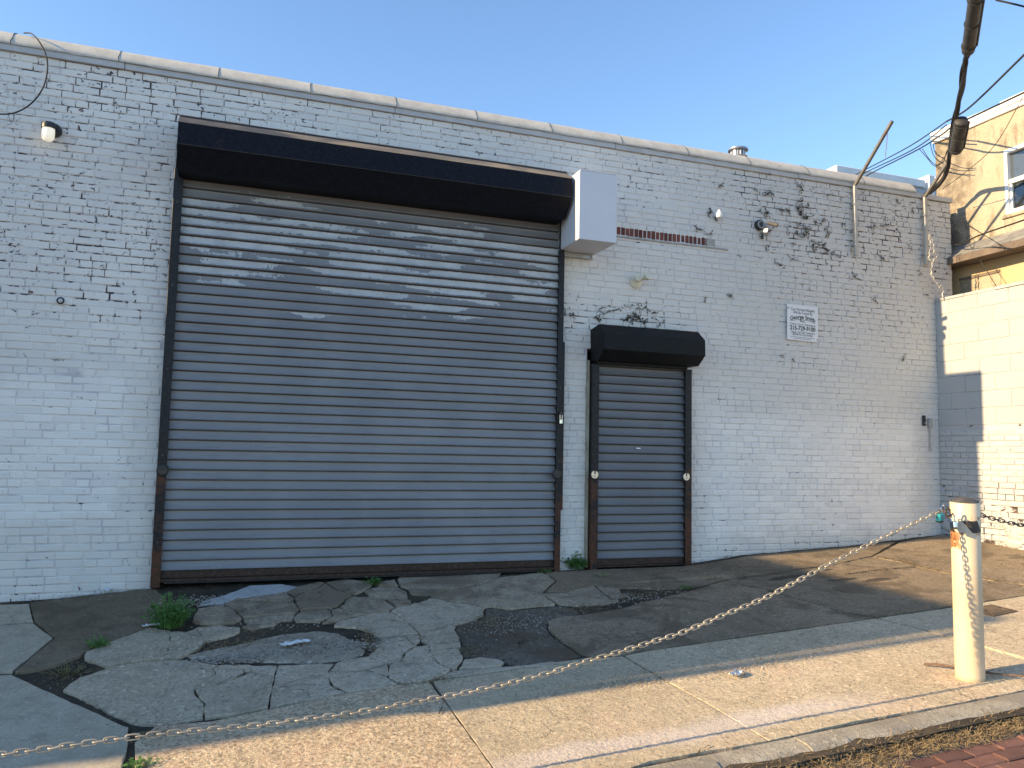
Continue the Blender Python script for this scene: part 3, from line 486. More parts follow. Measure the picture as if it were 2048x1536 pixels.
# hairline cracks: narrow dark ribbons in dirt colour, drawn just above the slabs
b = MB()
for l in HAIR:
    f = fractal(l, .02, .012, False) + [tuple(l[-1])]
    for i in range(len(f)-1):
        a, c = Vector(f[i]), Vector(f[i+1]); t = (c-a)
        if t.length < 1e-5: continue
        t.normalize(); w_ = .0028*(1+mnoise.noise((a.x*20, a.y*20, 0))); nx_, ny_ = -t.y*w_, t.x*w_
        b.quad(*[(p.x+s*nx_, p.y+s*ny_, G(p.x, p.y)+.0075) for p, s in ((a, 1), (a, -1), (c, -1), (c, 1))])
tag(b.build('hairline_crack', 'dirt', apron, fix=False), kind='stuff')

# kerb: separate cracked lengths with a worn round nose
kerb = tag(bpy.data.objects.new('kerb', None), kind='structure'); col.objects.link(kerb)
cuts = [-30, -6, -2.4, .9, 1.95, 2.32, 2.86, 3.12, 3.56, 4.9, 7.4, 9.9, 30]
for i in range(len(cuts)-1):
    x0, x1 = cuts[i]+.002, cuts[i+1]-.002; b = MB(); ns = max(2, int(min(x1-x0, 12)/.06)); sk = rp.uniform(-.02, .02); dz = rp.uniform(-.004, .0)
    broken = 2.3 < x0 < 3.2
    for s_ in range(ns+1):
        x = x0+(x1-x0)*s_/ns
        j = lambda q, a: a*mnoise.noise((x*9, q*3.1, i*1.7))
        e = .02 if broken else .008; nose = .035*max(0, mnoise.noise((x*4, 8, i)))*(2 if broken else .6)
        prof = [(-3.90, -.035), (-3.984+j(0, .004), -.03), (-3.990+j(0, .004), -.003), (-4.085+nose, .001+j(1, e*.4)), (-4.125+nose+j(2, e), -.010+j(5, e*.5)), (-4.155+j(3, e), -.034), (-4.165+j(4, e), -.075), (-4.17, -.22), (-3.90, -.22)]
        for y, z in prof: b.v.append((x + sk*(y+4.08)*4*(1 if s_ in (0, ns) else 0), y, S(x, y)+z+dz))
    for s_ in range(ns):
        for q in range(9): b.f.append((s_*9+q, s_*9+(q+1) % 9, s_*9+9+(q+1) % 9, s_*9+9+q)); b.mi.append(0)
    b.f.append(tuple(range(9))); b.f.append(tuple(ns*9+q for q in range(9))); b.mi += [0, 0]
    b.build('kerb_stone', 'c_kerb', kerb, smooth=True)
ST = lambda x, y: S(x, -4.16) - .056 + .03*(max(y, -9)+4.16) if y > -9 else S(x, -4.16) - .056 - .145
street = grid('street', [-1500, -200, -40, -10] + rng(-5, 9, .1) + [15, 40, 200, 1500], [-1500, -300, -60, -20, -9] + rng(-8, -4.05, .08), lambda x, y: ST(x, y) - .012 + .008*mnoise.noise((x*5, y*5, 1)), 'street_base')
tmp = MB().cbox(-.098, .098, -.047, .047, -.06, 0, .007); bricks_me = [tmp.mesh('paving_brick', 'paving_brick')]
for r_ in range(12):
    y = -4.375 - r_*.1
    for c_ in range(24):
        x = 1.3 + c_*.203 + (r_ % 2)*.1 + rp.uniform(-.003, .003)
        if y > -4.40 - .05*mnoise.noise((x*2, 0, 0)) and x < 3.3: continue
        o = put('paving_brick', bricks_me[0], street, (x, y, ST(x, y)+rp.uniform(-.004, .003)))
        o.rotation_euler = (rp.uniform(-.012, .012)+.03, -.062+rp.uniform(-.012, .012), rp.uniform(-.012, .012))

# ---------------------------------------------------------------- warehouse
def proj(p):
    v = Vector(p)-CAM; z = v.dot(f2)
    if z < .1: return None
    return 1024+1564.737*v.dot(r3)/z, 768-1564.737*v.dot(u3)/z, z
ware = thing('warehouse', 'long one-storey warehouse of white painted brick with two roll-up doors', 'building')
rb = random.Random(11)
CH, BL = .0676, .206
def brick_rows(x_lo, x_hi, z_lo, z_hi, holes, rnd, headers=True, along=BL, zoff=0.0):
    """courses of a common bond; yields (x0,x1,z0,z1)"""
    k0 = int(math.floor(z_lo/CH))
    for k in range(k0, int(z_hi/CH)+1):
        z0 = k*CH+zoff; z1 = z0+CH
        if z1 > z_hi+.002: break
        zm = (z0+z1)/2; L = along/2 if headers and k % 7 == 3 else along; x = x_lo - along*rnd.uniform(.02, .12) + (0 if k % 2 else along/2) - along
        iv = [(x_lo, x_hi)]
        for hx0, hx1, hz0, hz1 in holes:
            if hz0 < zm < hz1:
                nv = []
                for a, b_ in iv:
                    if hx1 <= a or hx0 >= b_: nv.append((a, b_))
                    else:
                        if hx0 > a: nv.append((a, hx0))
                        if hx1 < b_: nv.append((hx1, b_))
                iv = nv
        while x < x_hi:
            l = (along/2 if (L == along and rnd.random() < .05) else L)*rnd.uniform(.965, 1.035); xe = x+l
            for a, b_ in iv:
                u, v = max(x, a), min(xe, b_)
                if v-u > .035: yield u, v, z0, z1, k
            x = xe
def add_brick(b, x0, x1, z0, z1, rnd, ox=0, oz=0, proud=0.0):
    w2 = lambda a: rnd.uniform(-a, a); st = len(b.v); bv = rnd.uniform(.005, .009)
    x0 += rnd.uniform(.0008, .005); x1 -= rnd.uniform(.0008, .005); z0 += rnd.uniform(.002, .0052); z1 -= rnd.uniform(.0012, .004); yf = -proud + w2(.0028)
    sk = w2(.0016)
    ring = lambda i, y: [(x0+i+w2(.0012)-ox, y+w2(.0008), z0+i+w2(.0014)-oz), (x1-i+w2(.0012)-ox, y+w2(.0008), z0+i+w2(.0014)-oz), (x1-i+w2(.0012)-ox, y+w2(.0008), z1-i+w2(.0014)-oz), (x0+i+w2(.0012)-ox, y+w2(.0008), z1-i+w2(.0014)-oz)]
    b.v += ring(bv, yf) + ring(.0008, yf+.0045) + ring(0, .03)
    b.f.append((st, st+1, st+2, st+3)); b.mi.append(0)
    for k in (0, 4):
        for j in range(4): b.f.append((st+k+j, st+k+4+j, st+k+4+(j+1) % 4, st+k+(j+1) % 4)); b.mi.append(0)
    t = rnd.random(); b.tone += [t]*12
    if not ox: 
        for q in range(st, len(b.v)):
            p = b.v[q]; b.v[q] = (p[0], p[1]+.004*mnoise.noise((p[0]*1.1, p[2]*1.3, 9)), p[2]+.0035*mnoise.noise((p[0]*.9, p[2]*3.0, 2)))
HOLES = [(-.655, 3.14, -1, 4.32), (3.46, 4.68, -1, 2.72), (3.79, 4.93, 3.968, 4.07)]
rows = [r for r in brick_rows(-6.0, 8.62, -.1, 4.93, HOLES, rb, zoff=.0628) if r[3] > interp((r[0]+r[1])/2, ZWX, ZWZ)-.12]
def shown(r):
    p = proj(((r[0]+r[1])/2, 0, (r[2]+r[3])/2)); a = proj((r[0], 0, r[2])); c = proj((r[1], 0, r[3]))
    if not (a and c and 30 < p[0] < 2018 and 20 < p[1] < 1520) or r[2] < interp((r[0]+r[1])/2, ZWX, ZWZ): return 0
    return abs((c[0]-a[0])*(c[1]-a[1]))
order = sorted(range(len(rows)), key=lambda i: -shown(rows[i])); chosen = set(order[:300])
var = {}
fieldb = MB()
for i, (x0, x1, z0, z1, k) in enumerate(rows):
    if i in chosen:
        l = round((x1-x0)/.008)*.008; key = (l, rb.randrange(5))
        if key not in var:
            b = MB(); add_brick(b, -l/2, l/2, -CH/2, CH/2, rb); var[key] = b.mesh('brick', 'paint_brick')
        o = put('brick', var[key], ware, ((x0+x1)/2, 0, (z0+z1)/2))
    else: add_brick(fieldb, x0, x1, z0, z1, rb)
tag(fieldb.build('brickwork', 'paint_brick', ware), kind='stuff')
b = MB()
for x0, x1, z0, z1 in ((-6, -.655, -.6, 4.93), (-.655, 3.14, 4.3, 4.93), (3.14, 3.46, -.6, 4.93), (3.46, 4.68, 2.7, 4.93), (4.68, 8.615, -.6, 4.93)): b.box(x0, x1, .0052, .3, z0, z1)
b.build('mortar_bed', 'paint_mortar', ware)
MB().box(8.3, 8.61, .3, 12, -.6, 4.93).build('side_wall', 'paint_mortar', ware)
MB().box(-.9, 4.9, .28, .45, -.6, 4.9).build('backing_wall', 'dark_metal', ware)
MB().box(-6, 8.6, .12, 12, 4.85, 4.96).build('roof', 'roof_tar', ware)
# row of bare red bricks where the paint has come away, on a thin stone ledge
x = 3.795
while x < 4.92:
    b = MB(); add_brick(b, -.026, .026, -.051, .051, rb, proud=-.002); b.build('bare_brick', 'red_brick', ware, (x+.026, -.0015, 4.019)); x += .0535
MB().cbox(3.76, 5.22, -.010, .02, 3.944, 3.966, .004).build('ledge', 'lintel', ware)
MB().cbox(4.925, 5.05, -.004, .02, 3.968, 4.06, .01).build('crumbled_mortar', 'lintel', ware)
# fascia and felt coping, one sheet after another
x = -6.0; segs = [-2.018-.835*5+.835*i for i in range(18)]
for i in range(len(segs)-1):
    x0, x1 = max(-6, segs[i]), min(8.63, segs[i+1])
    if x1-x0 < .1: continue
    b = MB(); n = 8; m = 10; sg = 0
    for ii in range(m+1):
        x = x0 + (x1-x0+.012)*ii/m; lift = .0012*(ii/m)**6 + .002*mnoise.noise((x*3, 1, 0))
        prof = [(-.036, 4.985), (-.038, 4.997), (-.030, 5.018), (-.008, 5.052), (.028, 5.094), (.07, 5.132), (.125, 5.158), (.30, 5.15), (.55, 4.97)]
        for j, (y, z) in enumerate(prof):
            wv = .004*mnoise.noise((x*2.3, j*.6, 4.0)) + (.008*mnoise.noise((x*9, 3, 2)) if j == 0 else 0)
            b.v.append((x, y-lift-wv*.5, z+lift*.6+wv+sg*.5*(j > 2)))
    for ii in range(m):
        for j in range(8): b.f.append((ii*9+j, ii*9+j+1, (ii+1)*9+j+1, (ii+1)*9+j)); b.mi.append(0)
    o = b.build('coping_sheet', 'felt', ware, smooth=True, fix=False)
    b = MB(); b.tube([(x1+.012+rb.uniform(-.006, .006), y-.001, z+.0005) for y, z in prof[:7]], .0032, 5); b.build('coping_lap', 'felt_edge', ware)
x = -6.0
while x < 8.6:
    xe = min(8.635, x+2.44); MB().cbox(x+.002, xe-.002, -.024+rb.uniform(-.003, .003), .1, 4.932+rb.uniform(-.004, .003), 4.994, .003).build('fascia_board', 'fascia', ware); x = xe

# ---------------------------------------------------------------- roll-up doors
def slat_mesh(name, x0, x1, h, mat, sg=.003):
    prof = [(0, .014), (.012, -.006), (.035, -.015), (.085, -.0165), (.12, -.0135), (.22, -.0095), (.38, -.0045), (.56, -.0008), (.75, .0010), (.885, .0005), (.90, .016), (1.0, .018)]
    b = MB(); n = 16; m = len(prof)
    for i in range(n+1):
        x = x0+(x1-x0)*i/n
        for t, y in prof: b.v.append((x, y*1.6 + sg*mnoise.noise((x*1.4, t*.5, 0)), t*h))
    for i in range(n):
        for j in range(m-1): b.f.append((i*m+j, i*m+j+1, (i+1)*m+j+1, (i+1)*m+j)); b.mi.append(0)
    return b.mesh(name, mat, smooth=True, fix=False)
def octo(prof, x0, x1): return MB().extrude(prof, x0, x1)
big = thing('rollup_door', 'wide grey slatted roll-up door with peeling paint on its upper slats', 'door', (1.25, 0, .40), 'roll-up doors')
O = Vector((1.25, 0, .40))
sm = slat_mesh('slat', -1.84, 1.84, .0875, 'slat_big')
for i in range(41): put('slat', sm, big, (rb.uniform(-.004, .004), -.045+.004*math.sin(i*.9)+(.006 if i < 9 else 0)*math.sin(i*.35), .10+i*.0875))
MB().cbox(-1.845, 1.845, -.062, -.03, .035, .10, .003).cbox(-1.845, 1.845, -.095, -.055, .005, .034, .003).build('bottom_bar', 'bar_rust', big)
MB().cbox(-1.80, 1.80, -.092, -.06, -.008, .004, .002).build('rubber_seal', 'rubber', big)
for sx, tw in ((-1, .077), (1, .062)):
    xo = -1.905 if sx < 0 else 1.89; xi = xo - sx*tw
    a, c = min(xo, xi), max(xo, xi)
    g = MB().cbox(a, c, -.105, -.092, -.035, 3.66, .003).cbox(min(xo, xo-sx*.010), max(xo, xo-sx*.010), -.0915, .0, -.035, 3.66, .002).build('guide_rail', 'guide', big)
    bo = MB()
    for zz in (.35, 1.1, 1.85, 2.6, 3.35): bo.lathe([(.012, -.1135), (.012, -.106), (.009, -.118)][:2] + [(.004, -.1055)], 8, ((a+c)/2, 0, zz), 'y')
    bo.build('bolt', 'dark_metal', g)
MB().cbox(1.893, 1.917, -.085, -.002, .62, 2.34, .003).build('edge_trim', 'guide', big)
MB().cbox(1.9175, 1.924, -.07, -.002, .60, 1.15, .002).build('trim_strip', 'trim_wood', big)
HP = [(0, 4.52), (-.30, 4.472), (-.452, 4.352), (-.456, 4.162), (-.29, 3.985), (-.03, 3.985)]
hd = MB().extrude([(y, z-.4) for y, z in HP], -1.862, 1.805, caps=False).build('hood', 'hood', big)
sol = hd.modifiers.new('thick', 'SOLIDIFY'); sol.thickness = .004; sol.offset = 1
for x in (-1.866, 1.800): MB().extrude([(y*1.012-.002, z-.4) for y, z in HP], x, x+.008).build('end_cap', 'hood', hd)
MB().quad((-1.868, -.298, 4.0775), (1.81, -.298, 4.0775), (1.81, -.4575, 3.9545), (-1.868, -.4575, 3.9545)).build('hood_top_panel', 'hood_top', hd).modifiers.new('t', 'SOLIDIFY').thickness = .003
MB().tube([(-1.86, -.458, 3.760), (1.805, -.458, 3.760)], .004, 6).build('hood_seam', 'dark_metal', hd)
MB().cbox(-1.88, -1.868, -.09, 0, 3.90, 4.0, .003).build('mounting_lug', 'bar_rust', big)
MB().cbox(-1.85, 1.80, -.10, -.02, 3.585, 3.60, .002).build('lintel_angle', 'bar_rust', big)

small = thing('rollup_door', 'narrow person-width grey roll-up door under a faceted black hood', 'door', (4.07, 0, .41), 'roll-up doors')
sm2 = slat_mesh('slat', -.535, .535, .0919, 'slat_small', .002)
for i in range(23): put('slat', sm2, small, (0, -.048+.003*math.sin(i*1.3), .085+i*.0919))
MB().cbox(-.54, .54, -.066, -.03, .02, .085, .003).cbox(-.535, .535, -.09, -.058, .002, .019, .003).build('bottom_bar', 'bar_rust', small)
for a, c in ((-.592, -.515), (.527, .605)):
    g = MB().cbox(a, c, -.108, -.094, -.03, 2.12, .003).cbox(a if a < 0 else c-.01, a+.01 if a < 0 else c, -.0935, 0, -.03, 2.12, .002).build('guide_rail', 'guide', small)
    bo = MB()
    for zz in (.3, 1.25, 1.9): bo.lathe([(.011, -.116), (.011, -.109), (.005, -.108)], 8, ((a+c)/2, 0, zz), 'y')
    bo.build('bolt', 'dark_metal', g)
MB().cbox(-.618, -.597, -.05, 0, .0, 2.16, .004).build('edge_trim', 'trim_wood', small)
SP = [(0, 2.90), (-.20, 2.932), (-.33, 2.825), (-.335, 2.66), (-.205, 2.562), (-.02, 2.562)]
hs = MB().extrude([(y, z-.41) for y, z in SP], -.572, .622, caps=False).build('hood', 'hood_small', small)
sol = hs.modifiers.new('thick', 'SOLIDIFY'); sol.thickness = .004; sol.offset = 1
for x in (-.576, .618): MB().extrude([(y*1.015, z-.41) for y, z in SP], x, x+.008).build('end_cap', 'hood_small', hs)
MB().cbox(-.56, .52, -.15, -.02, 2.115, 2.148, .003).build('hood_plate', 'hood_small', hs)
MB().cbox(-.05, .0, -.066, -.0615, 1.235, 1.25, .001).build('sticker', 'white_plastic', small)

# padlocks
def disc_lock(label, x, z, body, r=.042):
    t = thing('disc_padlock', label, 'padlock', (x, -.135, z), 'padlocks on the door rails')
    MB().lathe([(r*.93, -.014), (r, -.010), (r, .010), (r*.93, .014)], 28, (0, 0, 0), 'y').build('body', body, t, smooth=True)
    MB().torus(r*1.06, .0075, 28, 8).build('shroud', 'dark_metal', t, smooth=True)
    MB().cbox(-.007, .007, -.018, .02, .006, r*1.12, .002).build('shackle', 'dark_metal', t)
    MB().lathe([(.006, -.0165), (.006, -.012), (.003, -.011)], 10, (0, 0, -r*.35), 'y').build('keyway', 'dark_metal', t)
    MB().cbox(-.016, .016, .014, .035, -.03, .03, .003).build('hasp', 'dark_metal', t)
disc_lock('dark round padlock on the rusty left rail of the wide door', -.605, 1.37, 'dark_metal')
disc_lock('dark round padlock on the right rail of the wide door', 3.075, 1.371, 'dark_metal')
disc_lock('shiny steel disc padlock on the left rail of the narrow door', 3.497, 1.37, 'steel')
disc_lock('shiny steel disc padlock on the right rail of the narrow door', 4.585, 1.358, 'steel')
t = thing('padlock', 'small silver padlock hanging high on the wide door\'s right rail', 'padlock', (3.115, -.13, 1.93))
MB().cbox(-.016, .016, -.009, .009, -.045, 0, .003).build('body', 'steel', t)
MB().tube(smooth_path([(-.011, 0, -.002), (-.011, 0, .05), (0, 0, .066), (.011, 0, .05), (.011, 0, -.002)], 5), .0035, 8).build('shackle', 'steel', t, smooth=True)
MB().cbox(-.014, .014, -.004, .028, .045, .08, .002).build('hasp', 'dark_metal', t)

# ---------------------------------------------------------------- fixtures on the wall
t = thing('metal_box', 'tall pale grey sheet metal box jutting from the wall beside the black hood', 'box', (3.30, 0, 3.71))
MB().cbox(-.205, .213, -.56, .0, 0, .705, .004).build('body', 'box_paint', t)
MB().cbox(-.195, .205, -.562, -.005, .7055, .712, .002).build('lid', 'box_paint', t)
MB().cbox(-.17, .16, -.05, .0, -.052, -.001, .003).build('mounting_rail', 'galv', t)
MB().lathe([(.022, -.075), (.022, -.02), (.014, -.018)], 12, (.19, 0, -.03), 'y').build('conduit_end', 'white_plastic', t)
t = thing('wall_lamp', 'jar-shaped wall lamp with a black holder high on the left', 'lamp', (-1.66, 0, 4.25))
MB().lathe([(.052, .0), (.058, -.02), (.055, -.05), (.040, -.07)], 24, (.03, 0, .03), 'y').build('backplate', 'dark_metal', t, smooth=True)
MB().lathe([(.02, .07), (.05, .062), (.056, .04), (.056, .012)], 24, (0, -.10, 0)).build('holder', 'dark_metal', t, smooth=True)
MB().tube([(.03, -.05, .035), (.0, -.10, .05)], .018, 8).build('arm', 'dark_metal', t)
MB().lathe([(.048, .012), (.050, -.03), (.046, -.07), (.03, -.092), (.004, -.096)], 24, (0, -.10, 0)).build('glass_jar', 'lit_jar', t, smooth=True)
t = thing('flood_light', 'round cream lamp plate with one oval floodlight head above the narrow door', 'lamp', (4.03, 0, 3.47))
MB().lathe([(.07, 0), (.072, -.018), (.055, -.028)], 28, (0, 0, 0), 'y').build('plate', 'cream_plastic', t, smooth=True)
MB().tube([(.01, -.02, .0), (.03, -.07, .015), (.05, -.09, .02)], .012, 8).build('knuckle', 'cream_plastic', t)
h = MB().lathe([(.014, 0), (.030, .02), (.045, .055), (.047, .07), (.040, .072)], 20, (0, 0, 0), 'z').build('lamp_head', 'cream_plastic', t, (.05, -.09, .02), smooth=True); h.rotation_euler = (R(60), R(38), 0)
h = MB().lathe([(.012, 0), (.026, .02), (.040, .05), (.036, .055)], 20, (0, 0, 0), 'z').build('lamp_head', 'cream_plastic', t, (-.02, -.05, .02), smooth=True); h.rotation_euler = (R(85), R(-10), 0)
t = thing('globe_sensor', 'small white teardrop sensor globe left of the security cameras', 'sensor', (5.06, 0, 4.335))
MB().lathe([(.004, .062), (.018, .045), (.036, .015), (.042, -.01), (.034, -.036), (.012, -.046)], 20, (0, -.06, 0)).build('globe', 'white_plastic', t, smooth=True)
MB().lathe([(.03, 0), (.028, -.02), (.014, -.04)], 16, (0, 0, .01), 'y').build('mount', 'white_plastic', t)
t = thing('security_camera', 'black box with two swivel camera heads among vine scraps', 'camera', (5.64, 0, 4.29)); t.scale = (.8, .8, .8)
MB().lathe([(.075, 0), (.08, -.03), (.072, -.055), (.05, -.06)], 28, (0, 0, 0), 'y').build('junction_box', 'dark_metal', t, smooth=True)
MB().torus(.05, .008, 24, 8, (0, -.062, 0)).build('rim', 'galv', t, smooth=True)
MB().tube([(.05, -.05, .03), (.10, -.08, .025)], .010, 8).build('bracket', 'galv', t)
c = MB().lathe([(.022, 0), (.03, .02), (.032, .12), (.036, .125), (.036, .15), (.026, .152)], 18, (0, 0, 0), 'x').build('camera_head', 'arm_steel', t, (.09, -.08, .03), smooth=True); c.rotation_euler = (0, R(14), R(-25))
MB().lathe([(.03, .150), (.03, .156), (.02, .157)], 16, (0, 0, 0), 'x').build('lens', 'rubber', c)
MB().tube([(.03, -.04, -.05), (.06, -.08, -.09)], .010, 8).build('bracket', 'galv', t)
c = MB().cbox(-.035, .035, -.05, .03, -.035, .03, .008).build('camera_head', 'galv', t, (.065, -.09, -.10)); c.rotation_euler = (R(10), R(10), R(20))
MB().lathe([(.02, -.052), (.02, -.060), (.012, -.061)], 14, (0, 0, 0), 'y').build('lens', 'rubber', c)
MB().lathe([(.014, 0), (.02, -.03), (.02, -.07), (.012, -.074)], 14, (0, 0, 0)).build('sensor', 'dark_metal', t, (.02, -.06, -.14), smooth=True)
t = thing('pipe_stub', 'capped pipe stub ringed in white paint on the left wall', 'pipe', (-1.495, 0, 2.80))
MB().lathe([(.036, 0), (.038, -.012), (.030, -.018)], 20, (0, 0, 0), 'y').build('flange', 'white_plastic', t, smooth=True)
MB().torus(.026, .006, 20, 8, (0, -.022, 0)).build('ring', 'dark_metal', t, smooth=True)
MB().lathe([(.016, -.01), (.016, -.035), (.008, -.037)], 14, (0, 0, 0), 'y').build('plug', 'galv', t, smooth=True)
t = thing('doorbell', 'small black doorbell camera low beside the return wall corner', 'doorbell', (8.07, 0, 2.08))
MB().cbox(-.022, .022, -.03, 0, -.065, .065, .008).build('body', 'rubber', t)
MB().lathe([(.010, -.036), (.010, -.029), (.004, -.028)], 12, (0, 0, .04), 'y').build('lens', 'steel', t)
MB().lathe([(.012, -.035), (.012, -.029), (.004, -.028)], 12, (0, 0, -.03), 'y').build('button', 'galv', t)
t = thing('conduit_box', 'small pale conduit box right of the doorbell camera', 'box', (8.16, 0, 2.05))
MB().cbox(-.025, .025, -.04, 0, -.06, .06, .005).build('body', 'pale_pipe', t); MB().tube([(0, -.02, -.06), (0, -.02, -.35)], .009, 8).build('conduit', 'pale_pipe', t)
for nm, x, zb, zt, L, lab in (('a', 7.018, 4.06, 4.94, .84, 'pale steel wire-arm post left of the corner, its bent arm pointing up'), ('b', 8.135, 4.06, 4.935, .48, 'pale steel wire-arm post nearest the corner, beside dangling wire')):
    t = thing('wire_arm_post', lab, 'post', (x, 0, zb), 'bent steel posts on the parapet'); h = zt-zb; c4 = math.cos(R(44)); s4 = math.sin(R(44))
    MB().cbox(-.021, .021, -.066, -.026, 0, h, .003).build('post', 'pale_pipe', t)
    q = .017; d = Vector((0, -c4, s4)); n_ = Vector((0, s4, c4)); o0 = Vector((0, -.046, h-.004)); b = MB()
    r0 = [o0+Vector((sx*.016, 0, 0))+n_*sy*.015 for sx, sy in ((-1, -1), (1, -1), (1, 1), (-1, 1))]; r1 = [p+d*L for p in r0]
    b.quad(*r0); b.quad(*r1)
    for j in range(4): b.quad(r0[j], r0[(j+1) % 4], r1[(j+1) % 4], r1[j])
    b.build('bent_arm', 'arm_steel', t)
    for zz in (.12, h-.25): MB().cbox(-.035, .035, -.072, -.0, zz, zz+.022, .003).build('clamp', 'galv', t)
    if nm == 'a': MB().tube(smooth_path([o0+d*.74, o0+d*.70+Vector((.01, -.01, -.06)), o0+d*.70+Vector((.005, 0, -.18)), o0+d*.70+Vector((-.015, 0, -.30))], 6), .004, 5).build('hanging_wire', 'twig', t)
for dat, lab in ((DANG, 'twisted pale wire dangling straight beside the corner post'), (DANG2, 'looped pale wire strand twined round the straight dangling wire')):
    o0 = Vector(dat[0]); p = smooth_path([Vector(q)-o0 for q in dat], 7); b = MB()
    b.tube([q+Vector((.007*math.sin(i*1.7), .007*math.cos(i*1.7), 0)) for i, q in enumerate(p)], [.004+.006*max(0, math.sin(i*.55)) for i in range(len(p))], 6)
    tag(b.build('dangling_wire', 'pale_pipe', None, o0, smooth=True), lab, 'wire', 'dangling wires by the corner')
o0 = Vector(LOOSE[0]); tag(MB().tube([q-o0 for q in smooth_path(LOOSE, 6)], .0065, 8).build('loose_cable', 'cable_black', None, o0, smooth=True), 'loose black cable looping down from the coping at top left', 'cable')
MB_ = MB()
t = thing('roof_vent', 'galvanised round vent cap standing above the coping', 'vent', (6.0, .9, 4.96))
MB().lathe([(.06, 0), (.06, .50), (.055, .51)], 20).build('pipe', 'galv', t, smooth=True)
MB().lathe([(.085, .50), (.125, .512), (.13, .525), (.08, .535)], 24).build('lower_collar', 'galv', t, smooth=True)
MB().lathe([(.085, .535), (.085, .60), (.075, .605)], 20).build('louvre_drum', 'dark_metal', t, smooth=True)
for j in range(14):
    a = 2*math.pi*j/14; MB().cbox(-.012, .012, -.006, .006, .536, .60, .002).build('louvre', 'galv', t, (.088*math.cos(a), .088*math.sin(a), 0)).rotation_euler = (0, 0, a+math.pi/2)
MB().lathe([(.10, .60), (.13, .612), (.125, .635), (.06, .66), (.01, .665)], 24).build('cap', 'galv', t, smooth=True)
tag(MB().cbox(-.35, .35, -.2, .2, 0, .13, .01).build('roof_hatch', 'cable_black', None, (8.05, 1.9, 5.42)), 'flat dark hatch lying just above the coping right of the vent', 'hatch')
MB().box(7.6, 8.5, 1.6, 2.2, 4.95, 5.42).build('roof_plinth', 'roof_tar', ware)

# towing notice
sg = thing('towing_sign', 'white towing notice with black lettering screwed to the brick', 'sign', (6.237, -.02, 3.174))
MB().cbox(-.222, .222, -.002, .002, -.213, .213, .001).build('sign_plate', 'sign_face', sg).rotation_euler = (0, 0, 0)
def text(body, x, z, size, bold=.0, cx=True, wmax=None, arc=0):
    cu = bpy.data.curves.new('lettering', 'FONT'); cu.body = body; cu.size = size; cu.offset = bold; cu.extrude = .0004; cu.align_x = 'CENTER'
    tmp_ = bpy.data.objects.new('tmp', cu); col.objects.link(tmp_); dg = bpy.context.evaluated_depsgraph_get(); dg.update()
    me = bpy.data.meshes.new_from_object(tmp_.evaluated_get(dg)); bpy.data.objects.remove(tmp_)
    wd = max(v.co.x for v in me.vertices)-min(v.co.x for v in me.vertices); s = (wmax/wd) if wmax else 1
    for v in me.vertices:
        vx = v.co.x*s; v.co = (vx, -v.co.z, v.co.y - (arc*vx*vx))
    me.materials.clear(); me.materials.append(M['print'])
    return put('lettering', me, sg, (x, -.0028, z))
text('Cars Parked Illegally', .0, .142, .046, .0, wmax=.345); text('Will Be Towed By', .0, .104, .044, .0, wmax=.28)
text('George Smith', 0, .050, .066, .0016, wmax=.36, arc=.9); text('Inc.', 0, .008, .048, .0004, wmax=.08)
text('2160 S. 61st St. Philadelphia', 0, -.030, .032, 0, wmax=.365); text('215-729-9100', 0, -.088, .07, .0018, wmax=.365)
text('Charge - $175.00 Towing Fee', 0, -.125, .034, 0, wmax=.345); text('$25.00 Per Day Storage', 0, -.152, .034, 0, wmax=.285)
b = MB()
for i in range(24):
    x = -.18+i*.36/24; z = .036-.9*x*x; x2 = x+.36/24; z2 = .036-.9*x2*x2; b.quad((x, -.003, z), (x2, -.003, z2), (x2, -.003, z2+.005), (x, -.003, z+.005))
b.build('underline', 'print', sg)
for zz, wd in ((-.176, .34), (-.193, .25)):
    b = MB(); x = -wd/2
    while x < wd/2:
        l = rb.uniform(.006, .028); b.quad((x, -.003, zz), (min(x+l, wd/2), -.003, zz), (min(x+l, wd/2), -.003, zz+.005), (x, -.003, zz+.005)); x += l+.005
    b.build('fine_print', 'print', sg)
for x, z in ((-.208, .165), (.208, -.185)): MB().lathe([(.007, -.006), (.007, -.002), (.004, -.0015)], 10, (x, 0, z), 'y').build('screw', 'dark_metal', sg)
sg.rotation_euler = (0, R(1.0), 0)

